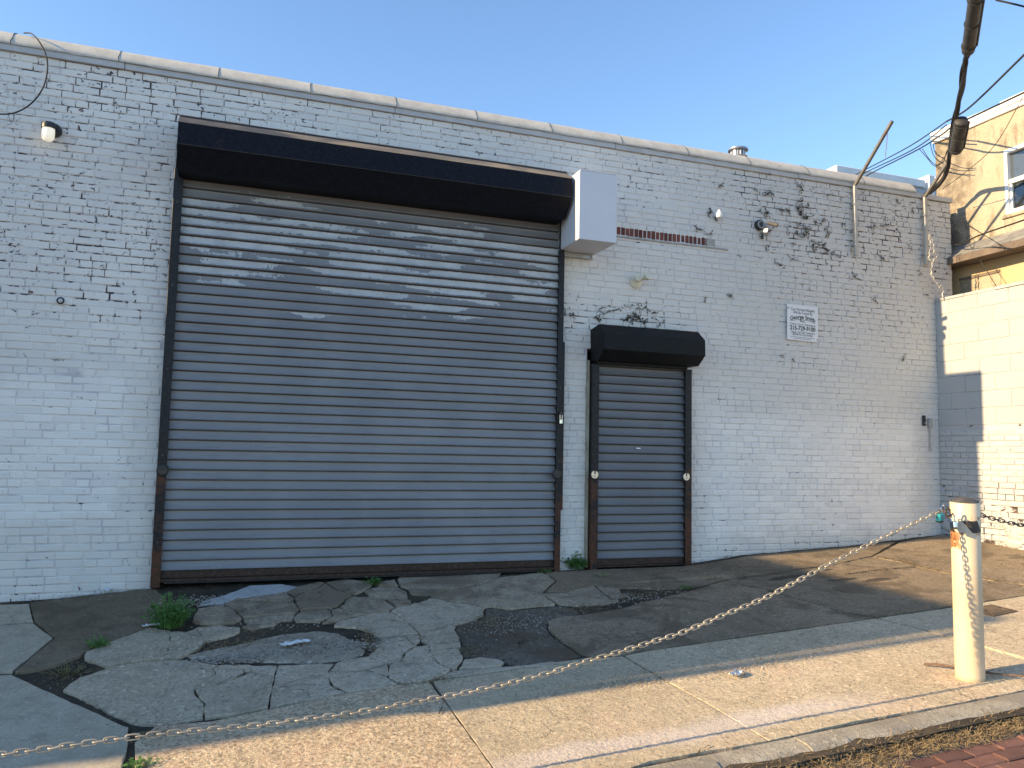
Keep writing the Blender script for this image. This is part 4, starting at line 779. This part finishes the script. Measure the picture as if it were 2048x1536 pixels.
# dried vine scraps still clinging to the paint
rv = random.Random(5); b = MB(); spots = []
for i in range(64):
    x = rv.uniform(4.9, 8.2); z = rv.uniform(2.3, 4.9)
    if rv.random() < ((z-2.0)/2.9)**1.2: spots.append((x, z, rv.uniform(.5, 1.1)))
spots += [(rv.gauss(5.95, .28), rv.gauss(4.28, .26), rv.uniform(.7, 1.4)) for i in range(20)] + [(rv.gauss(6.3, .3), rv.gauss(4.55, .22), rv.uniform(.7, 1.5)) for i in range(16)] + [(rv.gauss(4.95, .12), rv.gauss(4.15, .12), .8) for i in range(5)]
spots += [(rv.uniform(3.55, 4.4), rv.uniform(3.0, 3.2), rv.uniform(.7, 1.4)) for i in range(16)] + [(3.25+rv.uniform(-.1, .1), 3.15+rv.uniform(-.15, .1), .7) for i in range(3)]
for x, z, s in spots:
    for k in range(rv.randint(2, 4)):
        a = rv.uniform(0, 6.28); L = s*rv.uniform(.03, .10); p = [(x, -.006, z)]
        for q in range(3): a += rv.uniform(-.7, .7); p.append((p[-1][0]+math.cos(a)*L/3, -.006-rv.uniform(0, .012), p[-1][2]+math.sin(a)*L/3*.8))
        b.tube(p, .0022, 4, caps=False)
        for q in range(rv.randint(3, 7)):
            c = p[rv.randint(1, 3)]; an = rv.uniform(0, 6.28); l = s*rv.uniform(.010, .026); wd = l*.55; y = -rv.uniform(.008, .022)
            cx_, cz_ = c[0]+rv.uniform(-.015, .015), c[2]+rv.uniform(-.015, .015); dx, dz_ = math.cos(an)*l, math.sin(an)*l; ex, ez = -math.sin(an)*wd*.5, math.cos(an)*wd*.5
            b.quad((cx_, y, cz_), (cx_+dx*.5+ex, y-.006, cz_+dz_*.5+ez), (cx_+dx, y-.002, cz_+dz_), (cx_+dx*.5-ex, y+.004, cz_+dz_*.5-ez))
tag(b.build('vine_scraps', 'vine', None, fix=False), 'scraps of dried vine clinging to the upper right brickwork', 'vine', kind='stuff')

# ---------------------------------------------------------------- return wall at the right
rw = thing('boundary_wall', 'white painted block and brick wall meeting the warehouse at right angles', 'wall')
RX = 8.32; rr = random.Random(21)
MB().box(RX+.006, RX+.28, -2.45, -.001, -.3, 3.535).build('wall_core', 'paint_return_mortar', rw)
def to_ret(b):  # local brick frame (x along, -y out) -> along -y, out = -x
    b.v = [(RX+p[1], -p[0], p[2]) for p in b.v]; return b
ZB = 2.02
z = ZB; row = 0
while z < 3.5:
    y = -.20 if row % 2 else 0.0; first = True; x = 0.0
    while x < 2.44:
        l = (.2 if (first and row % 2) else .4); first = False; e = min(x+l, 2.45)
        MB().cbox(RX+rr.uniform(-.002, .001), RX+.27, -e+.0012, -x-.0012-(.002 if x == 0 else 0), z+.003, z+.197, .005).build('block', 'block_paint', rw); x = e
    z += .201; row += 1
x = 0.003
while x < 2.44:
    e = min(x+.42, 2.46); MB().cbox(RX-.012+rr.uniform(-.004, .004), RX+.30, -e+.002, -x, z+.001, 3.615+rr.uniform(-.006, .006), .008).build('cap_stone', 'block_paint', rw); x = e
far_b = MB()
for x0, x1, z0, z1, k in brick_rows(.004, 2.44, .1, ZB, [], rr):
    rough = z0 < 1.35
    if rough and rr.random() < .10: continue
    if x1 < 1.5 and z1 > .62:
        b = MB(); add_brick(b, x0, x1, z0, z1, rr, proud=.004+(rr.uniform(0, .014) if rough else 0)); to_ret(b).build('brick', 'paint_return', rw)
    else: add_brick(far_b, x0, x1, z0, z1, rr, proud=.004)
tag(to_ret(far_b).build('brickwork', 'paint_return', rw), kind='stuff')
# lumpy stone footing under the thick paint
for i in range(16):
    y = -.06-rr.random()*1.9; zc = rr.uniform(.68, 1.0); bm = bmesh.new(); bmesh.ops.create_icosphere(bm, subdivisions=2, radius=1)
    for v in bm.verts:
        d = 1+.18*mnoise.noise(v.co*1.7+Vector((i*3, 0, 0))); v.co = Vector((v.co.x*.035*d, v.co.y*rr.uniform(.10, .105)*d*1.2, v.co.z*.075*d))
    me = bpy.data.meshes.new('footing_stone'); bm.to_mesh(me); bm.free(); me.materials.append(M['paint_return']); me.polygons.foreach_set('use_smooth', [True]*len(me.polygons)); put('footing_stone', me, rw, (RX, y, zc-.03))

# ---------------------------------------------------------------- yellow stucco house
hs_ = thing('stucco_house', 'two-storey house of stained yellow stucco behind the boundary wall', 'building')
HX = 8.85
b = MB(); ny, nz = 60, 60; Y0, Y1, Z0, Z1 = .42, -2.6, 0.2, 6.0
def wall_part(name, y0, y1, z0, z1, mat, x=HX):
    b = MB(); n = max(2, int(abs(y1-y0)/.06)); m = max(2, int(abs(z1-z0)/.06))
    for j in range(m+1):
        for i in range(n+1):
            y = y0+(y1-y0)*i/n; z = z0+(z1-z0)*j/m; b.v.append((x+.012*mnoise.noise((y*2.4, z*2.4, 1))+.006*mnoise.noise((y*9, z*9, 4)), y, z))
    for j in range(m):
        for i in range(n): b.f.append((j*(n+1)+i, j*(n+1)+i+1, (j+1)*(n+1)+i+1, (j+1)*(n+1)+i)); b.mi.append(0)
    return b.build(name, mat, hs_, smooth=True, fix=False)
WY0, WY1, WZ0, WZ1 = -.585, -1.46, 4.635, 5.46
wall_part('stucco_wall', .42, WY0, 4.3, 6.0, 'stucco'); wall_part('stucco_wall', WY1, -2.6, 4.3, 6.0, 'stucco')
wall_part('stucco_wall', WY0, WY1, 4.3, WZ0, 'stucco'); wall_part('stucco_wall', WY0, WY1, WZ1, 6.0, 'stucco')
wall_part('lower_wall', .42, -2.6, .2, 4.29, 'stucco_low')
MB().box(HX+.30, 14, -2.6, .42, .2, 6.0).build('house_body', 'stucco', hs_)
MB().quad((HX, .42, .2), (HX+.31, .42, .2), (HX+.31, .42, 6.0), (HX, .42, 6.0)).build('corner_wall', 'stucco', hs_, fix=False)
MB().quad((HX, -2.6, .2), (HX+.31, -2.6, .2), (HX+.31, -2.6, 6.0), (HX, -2.6, 6.0)).build('corner_wall', 'stucco', hs_, fix=False)
x = .46
while x > -2.65:
    MB().cbox(HX-.05+rr.uniform(-.006, .006), HX+.35, x-.52, x-.004, 5.985, 6.075+rr.uniform(-.008, .008), .008).build('parapet_cap', 'frame_white', hs_); x -= .524
MB().cbox(HX-.035, HX+.02, -2.62, .44, 5.925, 5.984, .006).build('parapet_flashing', 'frame_white', hs_)
win = MB().cbox(HX-.004, HX+.10, WY0-.045, WY0, WZ0, WZ1, .004).cbox(HX-.004, HX+.10, WY1, WY1+.045, WZ0, WZ1, .004).cbox(HX-.004, HX+.10, WY1+.046, WY0-.046, WZ0, WZ0+.05, .004).cbox(HX-.004, HX+.10, WY1+.046, WY0-.046, WZ1-.05, WZ1, .004).build('window', 'frame_white', hs_)
MB().cbox(HX+.015, HX+.07, WY1+.047, WY0-.047, 5.02, 5.075, .003).build('meeting_rail', 'frame_white', win)
MB().cbox(HX+.03, HX+.07, WY0-.075, WY0-.047, WZ0+.051, 5.019, .003).build('sash_stile', 'frame_white', win)
for z0, z1 in ((WZ0+.051, 5.018), (5.076, WZ1-.051)): MB().cbox(HX+.055, HX+.06, WY1+.047, WY0-.047, z0, z1, .001).build('pane', 'window_pane', win)
MB().cbox(HX-.03, HX+.02, WY1-.04, WY0+.04, WZ0-.045, WZ0-.002, .005).build('window_sill', 'stucco', win)
# shingled pent ledge
pr = MB().extrude([(HX+.01, 4.12), (HX-.28, 4.12), (HX-.29, 4.185), (HX+.01, 4.40)], -2.62, .44, axis='y').build('pent_roof', 'soffit', hs_)
for r_ in range(3):
    x = .45 + (.06 if r_ % 2 else 0)
    while x > -2.6:
        l = rr.uniform(.22, .30); a0 = r_/3; a1 = (r_+1.12)/3
        xx = lambda t: HX-.30+.30*t
        zz = lambda t: 4.19+.215*t
        MB().quad((xx(a0), x, zz(a0)+.014), (xx(a0), x-l+.006, zz(a0)+.014), (xx(a1), x-l+.006, zz(a1)+.006), (xx(a1), x, zz(a1)+.006)).build('shingle', 'shingle', pr, fix=False).modifiers.new('t', 'SOLIDIFY').thickness = .009; x -= l
MB().cbox(HX-.315, HX-.292, -2.63, .45, 4.105, 4.192, .004).build('gutter_board', 'soffit', pr)
MB().cbox(HX-.012, HX+.01, -.49, .10, 3.935, 3.975, .006).build('lintel_scar', 'soffit', hs_)
MB().cbox(HX-.010, HX+.012, -.50, .09, 3.0, 3.932, .008).build('blocked_opening', 'stucco', hs_)

# ---------------------------------------------------------------- roofs further back
fr = thing('rowhouse', 'white parapets of a rowhouse peeping above the coping behind the posts', 'building', (14.5, 7.4, .38))
MB().cbox(-1.6, 3.2, -.6, 4, 0, 7.85, .02).build("wall", "panel_grey", fr); MB().cbox(-1.65, 1.05, -.65, -.1, 7.82, 8.02, .02).build('parapet', 'parapet_white', fr); MB().cbox(1.3, 3.3, -.7, -.1, 7.9, 8.13, .02).build('parapet', 'parapet_white', fr)
MB().cbox(1.12, 1.32, -.68, 1.0, 7.2, 8.16, .02).build('party_wall', 'parapet_white', fr); MB().cbox(1.7, 1.9, -.66, -.5, 7.5, 8.05, .02).build('stack', 'pale_pipe', fr)

# ---------------------------------------------------------------- overhead lines
def along(path, t0, t1): n = len(path)-1; return path[int(t0*n):int(t1*n)+1]
ca = smooth_path(CABLE, 10); o0 = ca[0].copy()
cb = thing('aerial_cable', 'thick bundled overhead cable rising past the house corner out of the picture', 'cable', o0)
for k, (dx, dz, r) in enumerate(((0, 0, .024), (.022, .014, .014), (-.02, .010, .012), (.010, -.022, .009))):
    MB().tube([q-o0+Vector((dx+.008*math.sin(i*.35+k*2), .008*math.cos(i*.3+k), dz)) for i, q in enumerate(ca)], r, 8).build('strand', 'cable_black', cb, smooth=True)
def case(label, i0, i1, r, off):
    a, c = ca[i0]+off, ca[i1]+off; ax = (c-a); L = ax.length; t = thing('splice_case', label, 'cable closure', a, 'cable splice cases')
    m = ax.to_track_quat('Z', 'Y').to_matrix().to_4x4(); t.matrix_world = Matrix.Translation(a) @ m
    MB().lathe([(r*.6, 0), (r*.95, .02), (r, .06), (r, L-.06), (r*.95, L-.02), (r*.6, L)], 20).build('body', 'case_black', t, smooth=True)
    for f in (.12, .5, .88): MB().torus(r*1.02, .008, 20, 6, (0, 0, L*f), 'z').build('band', 'rubber', t, smooth=True)
    MB().cbox(r*.9, r*1.25, -.02, .02, L*.1, L*.9, .006).build('flange', 'case_black', t)
case('black splice case on the cable at the top right edge', 70, 82, .062, Vector((.0, 0, -.02)))
case('grey weathered splice case in front of the house corner', 29, 40, .072, Vector((.06, -.02, -.05)))
labs = ['upper of the three thin wires running behind the bent post', 'middle of the three thin wires running behind the bent post', 'lowest of the three thin wires running behind the bent post', 'thick wire rising steeply right above the house parapet', 'single wire crossing the top right corner of the sky', 'wire running along just under the house parapet', 'short thin wire over the stucco below the window', 'thin wire slanting down across the pent ledge', 'heavy wire rising right under the house window', 'thin pale guy wire crossing the stucco left of the window', 'looped jumper wire hanging left of the house corner, outer', 'looped jumper wire hanging left of the house corner, middle', 'looped jumper wire hanging left of the house corner, inner', 'looped jumper wire hanging lowest left of the house corner']
rads = [.008, .008, .009, .011, .009, .011, .004, .004, .009, .004, .005, .005, .005, .005]
for dat, lab, r in zip(WIRES, labs, rads):
    o0 = Vector(dat[0]); tag(MB().tube([q-o0 for q in smooth_path(dat, 6)], r, 6).build('overhead_wire', 'cable_black', None, o0, smooth=True), lab, 'wire', 'overhead wires')

# ---------------------------------------------------------------- bollards and chain
def bollard(x, y, label, lean=(0, 0), tape=True):
    z = S(x, y); t = thing('bollard', label, 'bollard', (x, y, z), 'chained bollards on the sidewalk'); r = .084
    MB().lathe([(r, -.05), (r, .0), (r, .55), (r, 1.105), (r-.004, 1.11)], 40).build('pipe', 'bollard_paint', t, smooth=True)
    MB().lathe([(r-.001, 1.1105), (r-.006, 1.118), (r*.6, 1.133), (.01, 1.14)], 40).build('cap', 'cap_dark', t, smooth=True)
    def patch(pts, mat, rr_=r+.0015, name='tape_stripe'):
        b = MB(); n = 12; m = 8
        (a0, z0), (a1, z1), (a2, z2), (a3, z3) = pts
        for i in range(n+1):
            f = i/n
            for q in range(m+1):
                h = q/m; an = R((a0+(a1-a0)*f)*(1-h)+(a3+(a2-a3)*f)*h); zz = (z0+(z1-z0)*f)*(1-h)+(z3+(z2-z3)*f)*h; b.v.append((rr_*math.cos(an), rr_*math.sin(an), zz))
        for i in range(n):
            for q in range(m): b.f.append((i*(m+1)+q, (i+1)*(m+1)+q, (i+1)*(m+1)+q+1, i*(m+1)+q+1)); b.mi.append(0)
        b.build(name, mat, t, smooth=True, fix=False)
    if tape:
        # angles: the camera sees the pipe from about -140 to -40 degrees
        for k in range(3):
            a = -152+k*120
            patch([(a, 1.0), (a+62, 1.0), (a+92, .925), (a+40, .925)], 'tape_black'); patch([(a-28, .985), (a-6, 1.0), (a+34, .93), (a-26, .925)], 'tape_pale', r+.0012, 'worn_tape')
    MB().torus(.024, .006, 18, 8, ((r+.016)*math.cos(R(-207)), (r+.016)*math.sin(R(-207)), 1.04), 'y').build('eye', 'bar_rust', t, smooth=True)
    MB().torus(.024, .006, 18, 8, (r+.014, 0, 1.02), 'y').build('eye', 'bar_rust', t, smooth=True)
    t.rotation_euler = (lean[0], lean[1], 0); return t
bollard(4.44, -3.71, 'cream painted steel bollard with rusty black tape standing on the sidewalk', (R(2.9), R(-3.6)))
bollard(-4.75, -3.75, 'cream bollard holding the far left end of the chain', (0, 0), False)
bollard(8.4, -3.75, 'cream bollard holding the far right end of the dark chain', (0, 0), False)
lk = MB(); Lh, Wh, rw_ = .0190, .0088, .0030
for i in range(16):
    a = 2*math.pi*i/16; cx_ = (Lh-Wh+.004)*(1 if math.cos(a) > 0 else -1) if abs(math.cos(a)) > .01 else 0
    c = Vector((math.cos(a)*Wh+cx_, math.sin(a)*Wh, 0)); t_ = Vector((math.cos(a), math.sin(a), 0))
    for j in range(6):
        bb = 2*math.pi*j/6; lk.v.append(tuple(c+t_*rw_*math.cos(bb)+Vector((0, 0, rw_*math.sin(bb)))))
for i in range(16):
    for j in range(6): lk.f.append((i*6+j, ((i+1) % 16)*6+j, ((i+1) % 16)*6+(j+1) % 6, i*6+(j+1) % 6)); lk.mi.append(0)
def chain(label, pts, mat, scale=1.0, pitch=.0335, limit=290):
    P = smooth_path(pts, 14); d = [0]
    for i in range(1, len(P)): d.append(d[-1]+(P[i]-P[i-1]).length)
    me = lk.mesh('link', mat, smooth=True, fix=True); t = thing('chain', label, 'chain', P[0], 'chains strung between bollards'); n = min(limit, int(d[-1]/(pitch*scale))); k = 0
    for i in range(n):
        s = (i+.5)*pitch*scale
        while d[k+1] < s: k += 1
        f = (s-d[k])/(d[k+1]-d[k]); p = P[k].lerp(P[k+1], f); tx = (P[k+1]-P[k]).normalized(); sd_ = tx.cross(Vector((0, 0, 1))).normalized(); up_ = sd_.cross(tx)
        an = R(76 if i % 2 else -14)+rr.uniform(-.14, .14); u_ = sd_*math.cos(an)+up_*math.sin(an); v_ = tx.cross(u_)
        m = Matrix(((tx.x, u_.x, v_.x, 0), (tx.y, u_.y, v_.y, 0), (tx.z, u_.z, v_.z, 0), (0, 0, 0, 1))) @ Matrix.Scale(scale, 4); m.translation = p-P[0]
        put('link', me, t, None, m)
SCL = 1.22
left = [Vector(p) for p in CHAIN]
ext = [Vector((-1.1, -3.78, .33)), Vector((-2.0, -3.75, .37)), Vector((-3.1, -3.75, .47)), Vector((-4.64, -3.75, .70))]
chain('long sunlit steel chain sagging left from the bollard across the forecourt', left+ext, 'chain_tan', SCL)
right_ = [Vector(p) for p in CHAIN2]
chain('dark steel chain running right from the bollard out of the picture', right_+[Vector((5.8, -3.75, 1.07)), Vector((7.0, -3.75, 1.15)), Vector((8.3, -3.75, 1.48))], 'chain_dark', 1.25)
def lock(label, p, body, tilt, s=1):
    t = thing('padlock', label, 'padlock', p, 'padlocks at the bollard')
    MB().cbox(-.024*s, .024*s, -.013*s, .013*s, -.042*s, 0, .005).build('body', body, t); MB().tube(smooth_path([(-.016*s, 0, -.004), (-.016*s, 0, .028*s), (0, 0, .046*s), (.016*s, 0, .028*s), (.016*s, 0, -.004)], 6), .0042*s, 8).build('shackle', 'steel', t, smooth=True)
    MB().cbox(-.018*s, .018*s, -.014*s, .014*s, -.050*s, -.0425*s, .002).build('base', 'dark_metal', t); t.rotation_euler = tilt
lock('teal padlock joining the chain to the bollard', (4.135, -3.80, 1.268), 'teal_body', (R(15), R(-8), R(15)), 1.15)
lock('silver padlock hanging on the bollard\'s rusty eye', (4.205, -3.825, 1.222), 'steel', (0, R(6), R(75)), 1.0)

# ---------------------------------------------------------------- weeds, dry grass, litter
def plant(label, key, h, n, spread, mat='weed', off=(0, 0), leafy=True, wd=.012):
    x, y = PT[key]; x += off[0]; y += off[1]; y = min(y, -.02); z = G(x, y); rnd = random.Random(hash(label) % 1000 if False else len(label)*7+n)
    t = thing('weed', label, 'plant', (x, y, z-.01), 'weeds in the cracks'); b = MB(); bs = MB()
    for i in range(n):
        a = rnd.uniform(0, 6.28); q = rnd.random()**.6; px, py = math.cos(a)*q*spread*.45, math.sin(a)*q*spread*.45
        lean = q*rnd.uniform(.5, 1.1)*spread; hh = h*rnd.uniform(.45, 1.0)*(1-.45*q); ba = a+rnd.uniform(-.5, .5)
        p = [Vector((px, py, 0)), Vector((px+math.cos(ba)*lean*.3, py+math.sin(ba)*lean*.3, hh*.6)), Vector((px+math.cos(ba)*lean*.65, py+math.sin(ba)*lean*.65, hh))]
        bs.tube(p, .0016, 3, caps=False)
        for k in range(7 if leafy else 0):
            f = rnd.uniform(.25, 1); c = p[0].lerp(p[1], f*2) if f < .5 else p[1].lerp(p[2], f*2-1); an = rnd.uniform(0, 6.28); l = rnd.uniform(.5, 1.2)*wd*2.2; e = Vector((math.cos(an), math.sin(an), rnd.uniform(-.2, .7)))*l; sd_ = e.cross(Vector((0, 0, 1))).normalized()*l*.24
            b.quad(c, c+e*.5+sd_, c+e, c+e*.5-sd_)
        if not leafy:
            sd_ = Vector((-math.sin(ba), math.cos(ba), 0))*wd*.4; b.quad(p[0]-sd_, p[0]+sd_, p[1]+sd_*.8, p[1]-sd_*.8); b.quad(p[1]-sd_*.8, p[1]+sd_*.8, p[2]+sd_*.1, p[2]-sd_*.1)
    b.build('foliage', mat, t, fix=False); bs.build('stem', mat, t, fix=False)
plant('largest bushy green weed at the wide door\'s left foot', 'weed_a', .30, 150, .21, 'weed', (0, 0), True, .016)
plant('small green weed on the slab edge left of the bushy weed', 'weed_b', .11, 40, .10, 'weed', (0, 0), True, .011)
plant('low straggly weed in the dirt by the diagonal joint', 'weed_c', .09, 34, .16, 'weed_dry', (0, 0), False, .008)
plant('short weed under the middle of the wide door', 'weed_d', .085, 30, .11, 'weed', (0, -.03), True, .013)
plant('leafy weed between the two doors against the brick', 'weed_e', .19, 90, .16, 'weed', (.03, -.08), True, .02)
plant('tiny weed at the wide door\'s right foot', 'weed_f', .06, 20, .09, 'weed', (0, -.05), True, .012)
plant('limp weed sprig in front of the narrow door', 'weed_g', .05, 18, .12, 'weed', (0, 0), False, .007)
plant('faint green tuft at the end of the straw debris', 'weed_h', .045, 22, .10, 'weed', (-.05, -.05), True, .008)
plant('tiny dry sprig beside the dark slab crack', 'weed_j', .04, 16, .06, 'weed_dry', (0, 0), False, .006)
plant('short weed in the joint at the lower left corner', 'weed_i', .06, 26, .09, 'weed', (0, 0), True, .01)
rg = random.Random(9)
def straw(b, x, y, z, L, w_=.0022, lift=.02):
    a = rg.uniform(0, 6.28); p0 = Vector((x, y, z)); p1 = p0+Vector((math.cos(a)*L*.5, math.sin(a)*L*.5, rg.uniform(0, lift))); a += rg.uniform(-.4, .4); p2 = p1+Vector((math.cos(a)*L*.5, math.sin(a)*L*.5, rg.uniform(-lift, lift*.6)))
    s = Vector((-math.sin(a), math.cos(a), .4))*w_; b.quad(p0-s, p0+s, p1+s, p1-s); b.quad(p1-s, p1+s, p2+s*.3, p2-s*.3)
b = MB()
for i in range(8000):
    x = rg.uniform(1.2, 5.2); f = rg.random(); y = -4.150-f*(.17 if x > 3.2 else .26)-.03*mnoise.noise((x*3, 0, 0))
    straw(b, x, y, ST(x, y)-.004+rg.uniform(0, .022+.03*max(0, 1-f*4)), rg.uniform(.02, .075), rg.uniform(.001, .0022), .022)
tag(b.build('dry_grass', 'straw', None, fix=False), 'dry grass and straw caught in the gutter between kerb and brick street', 'grass', kind='stuff')
b = MB()
def scatter(n, key=None, c=None, sx=.1, sy=.1, L=.03):
    x0, y0 = c if c else PT[key]
    for i in range(n):
        x, y = rg.gauss(x0, sx), rg.gauss(y0, sy); straw(b, x, y, G(x, y)-.012+rg.uniform(0, .012), rg.uniform(L*.4, L*1.3), rg.uniform(.001, .0024), .012)
scatter(420, c=(3.55, -1.12), sx=.30, sy=.07, L=.05); scatter(260, c=(2.75, -1.36), sx=.25, sy=.06, L=.04); scatter(300, 'tuft4', sx=.12, sy=.09, L=.035); scatter(420, 'tuft5', sx=.05, sy=.16, L=.04)
scatter(460, 'tuft6', sx=.22, sy=.055, L=.028); scatter(200, 'tuft1', sx=.16, sy=.025, L=.035); scatter(160, 'tuft7', sx=.07, sy=.05, L=.03); scatter(180, 'tuft8', sx=.1, sy=.06, L=.04); scatter(260, 'weed_c', sx=.10, sy=.12, L=.03); scatter(120, c=(.35, -1.2), sx=.4, sy=.03, L=.025); scatter(150, c=(.6, -2.36), sx=.55, sy=.02, L=.03); scatter(120, c=(5.6, -1.6), sx=.6, sy=.04, L=.03); scatter(140, c=(2.3, -1.95), sx=.12, sy=.1, L=.04)
def scatter_line(pts, per, sd_, L):
    for a, c in zip(pts[:-1], pts[1:]):
        d_ = math.hypot(c[0]-a[0], c[1]-a[1])
        for i in range(int(per*d_)):
            f = rg.random(); x, y = a[0]+(c[0]-a[0])*f+rg.gauss(0, sd_), a[1]+(c[1]-a[1])*f+rg.gauss(0, sd_); straw(b, x, y, G(x, y)-.003+rg.uniform(0, .010), rg.uniform(L*.4, L*1.3), rg.uniform(.001, .003), .010)
g3 = PIECES['G3'][1]; scatter_line(g3[6:10]+[g3[0]], 220, .02, .035); g2 = PIECES['G2'][1]; scatter_line(g2[0:6], 90, .015, .03); scatter_line(g2[9:15], 110, .012, .03)
for key_ in ('P8', 'P0', 'Q3', 'R5', 'P11', 'S2'): scatter_line(PIECES[key_][1], 45, .008, .02)
scatter(300, c=(6.6, -.06), sx=1.0, sy=.03, L=.03); scatter(200, c=(-1.0, -.05), sx=.5, sy=.03, L=.03)
tag(b.build('straw_litter', 'straw', None, fix=False), 'brown straw and leaf litter lying in the broken concrete', 'litter', kind='stuff')
b = MB()
def stones(n, c, sx, sy, r0=.004, r1=.011):
    for i in range(n):
        x, y = rg.gauss(c[0], sx), rg.gauss(c[1], sy); r = rg.uniform(r0, r1); z = G(x, y)+rg.uniform(-.012, .003)+r*.2; st = len(b.v)
        for dx, dy, dz in ((1, 0, 0), (0, 1, 0), (-1, 0, 0), (0, -1, 0), (0, 0, .8), (0, 0, -.8)): b.v.append((x+dx*r*rg.uniform(.7, 1.3), y+dy*r*rg.uniform(.7, 1.3), z+dz*r*rg.uniform(.6, 1.1)))
        for q in ((0, 1, 4), (1, 2, 4), (2, 3, 4), (3, 0, 4), (1, 0, 5), (2, 1, 5), (3, 2, 5), (0, 3, 5)): b.f.append(tuple(st+a for a in q)); b.mi.append(0)
p = PT['plastic']; stones(700, (p[0]-.35, p[1]-.12), .30, .05); stones(420, (p[0]+.45, p[1]-.12), .16, .06); stones(260, (-.25, -.45), .16, .06); stones(300, (2.25, -1.6), .25, .12, .004, .009); stones(220, (3.3, -1.2), .3, .08); stones(350, (1.6, -2.2), 1.6, .8, .002, .006); stones(250, (5.6, -1.3), 1.4, .6, .002, .006); stones(200, (-.9, -.35), .3, .2, .002, .005); stones(300, (.6, -1.0), .35, .1, .004, .009)
tag(b.build('gravel', 'gravel', None, fix=False), 'loose gravel and crumbs of broken concrete on the forecourt', 'gravel', kind='stuff')
# crumbled aggregate where the sidewalk surface has worn off
b = MB(); stones_c = [(3.25, -2.98, .36, .06), (2.45, -2.95, .12, .06)]
for cx_, cy_, sx_, sy_ in stones_c: stones(800, (cx_, cy_), sx_, sy_, .003, .007)
tag(b.build('exposed_pebbles', 'c_walk', None, fix=False), 'pebbles showing through the worn sunlit sidewalk', 'gravel', kind='stuff')
def crumple(name, label, cat, key, sx, sy, h, mat, seed):
    x, y = PT[key]; bm = bmesh.new(); bmesh.ops.create_grid(bm, x_segments=14, y_segments=8, size=1)
    for v in bm.verts: v.co = Vector((v.co.x*sx*(1+.25*mnoise.noise(v.co*2+Vector((seed, 0, 0)))), v.co.y*sy*(1+.35*mnoise.noise(v.co*3+Vector((0, seed, 0)))), h*(.5+mnoise.noise(Vector((v.co.x*3, v.co.y*3, seed)))+.5*mnoise.noise(Vector((v.co.x*8, v.co.y*8, seed))))))
    me = bpy.data.meshes.new(name); bm.to_mesh(me); bm.free(); me.materials.append(M[mat]); o = put(name, me, None, (x, y, G(x, y)+.012)); o.rotation_euler = (0, -.05, seed); s_ = o.modifiers.new('t', 'SOLIDIFY'); s_.thickness = .0012; tag(o, label, cat)
crumple('foil_wrapper', 'crumpled silver wrapper lying on the sunlit sidewalk', 'litter', 'foil', .055, .028, .02, 'foil', .4)
crumple('plastic_scrap', 'torn pale plastic scrap on the round concrete patch', 'litter', 'plastic', .10, .035, .016, 'litter_white', .2)
crumple('paper_scrap', 'white paper scrap at the foot of the bushy weed', 'litter', 'plastic2', .06, .02, .012, 'litter_white', .1)
x, y = PT['rag']; PT['rag'] = (x, -.05); crumple('tissue', 'crumpled white tissue at the wall base left of the wide door', 'litter', 'rag', .04, .03, .03, 'litter_white', .7)
p, q = PT['stick1'], PT['stick2']; o0 = Vector((*p, G(*p)+.012)); e_ = Vector((*q, G(*q)+.03))-o0
st_ = thing('fallen_twig', 'brown twig lying behind the bollard foot', 'twig', o0)
MB().tube([e_*f+Vector((.0, .02*math.sin(f*5), .008*math.sin(f*9))) for f in (0, .15, .3, .5, .7, .85, 1, 1.2)], [.007, .008, .007, .007, .006, .005, .004, .003], 7).build('stem', 'twig', st_, smooth=True)
for f, a in ((.12, .6), (.55, -.5), (.85, .4)): MB().tube([e_*f, e_*f+Vector((.04, a*.06, .02))], [.004, .002], 5).build('spur', 'twig', st_)
x, y = PT['cover']; cv = thing('utility_cover', 'small square rusty iron cover set in the sidewalk', 'cover', (x, y, G(x, y)+.004)); cv.rotation_euler = (.05, -.062, .1)
MB().cbox(-.15, .15, -.11, .11, -.02, .004, .004).build('frame', 'iron_cover', cv); MB().cbox(-.125, .125, -.085, .085, .003, .008, .003).build('lid', 'iron_cover', cv)
for sx in (-1, 1): MB().lathe([(.012, .0082), (.012, .0105), (.006, .011)], 10, (sx*.09, 0, 0)).build('screw', 'dark_metal', cv)

# ---------------------------------------------------------------- unseen house added on the left, shaped so that its shadow covers the forecourt
nb = thing('shade_house', 'plain red brick house added out of view on the left to shade the forecourt', 'building', (-9.0, 0, -.5))
MB().box(-4, 3.0, -2.52, 8, 0, 4.92).build('wall', 'house_brick', nb)
MB().cbox(-4.1, 3.08, -2.66, 8, 2.9, 4.96, .03).build('upper_storey', 'house_brick', nb); MB().cbox(-4.2, 3.15, -2.74, 8.1, 4.961, 5.12, .03).build('cornice', 'frame_white', nb)  # overhang added to push the shadow edge further out on the ground
MB().tube([(2.95, -2.58, .2), (2.95, -2.58, 2.75), (2.95, -2.84, 3.25), (2.95, -2.84, 4.95)], .05, 12).build('shadow_pipe', 'galv', nb, smooth=True)  # unseen pipe added to cast the dark band beside the lit streak
for x0 in (-3.2, -1.3, .8):
    wn = MB().cbox(x0, x0+.95, -2.57, -2.48, 1.1, 2.6, .01).build('window', 'frame_white', nb); MB().cbox(x0+.08, x0+.87, -2.58, -2.571, 1.18, 2.52, .002).build('pane', 'window_pane', wn)
    wn = MB().cbox(x0, x0+.95, -2.71, -2.60, 3.3, 4.6, .01).build('window', 'frame_white', nb); MB().cbox(x0+.08, x0+.87, -2.72, -2.711, 3.38, 4.52, .002).build('pane', 'window_pane', wn)
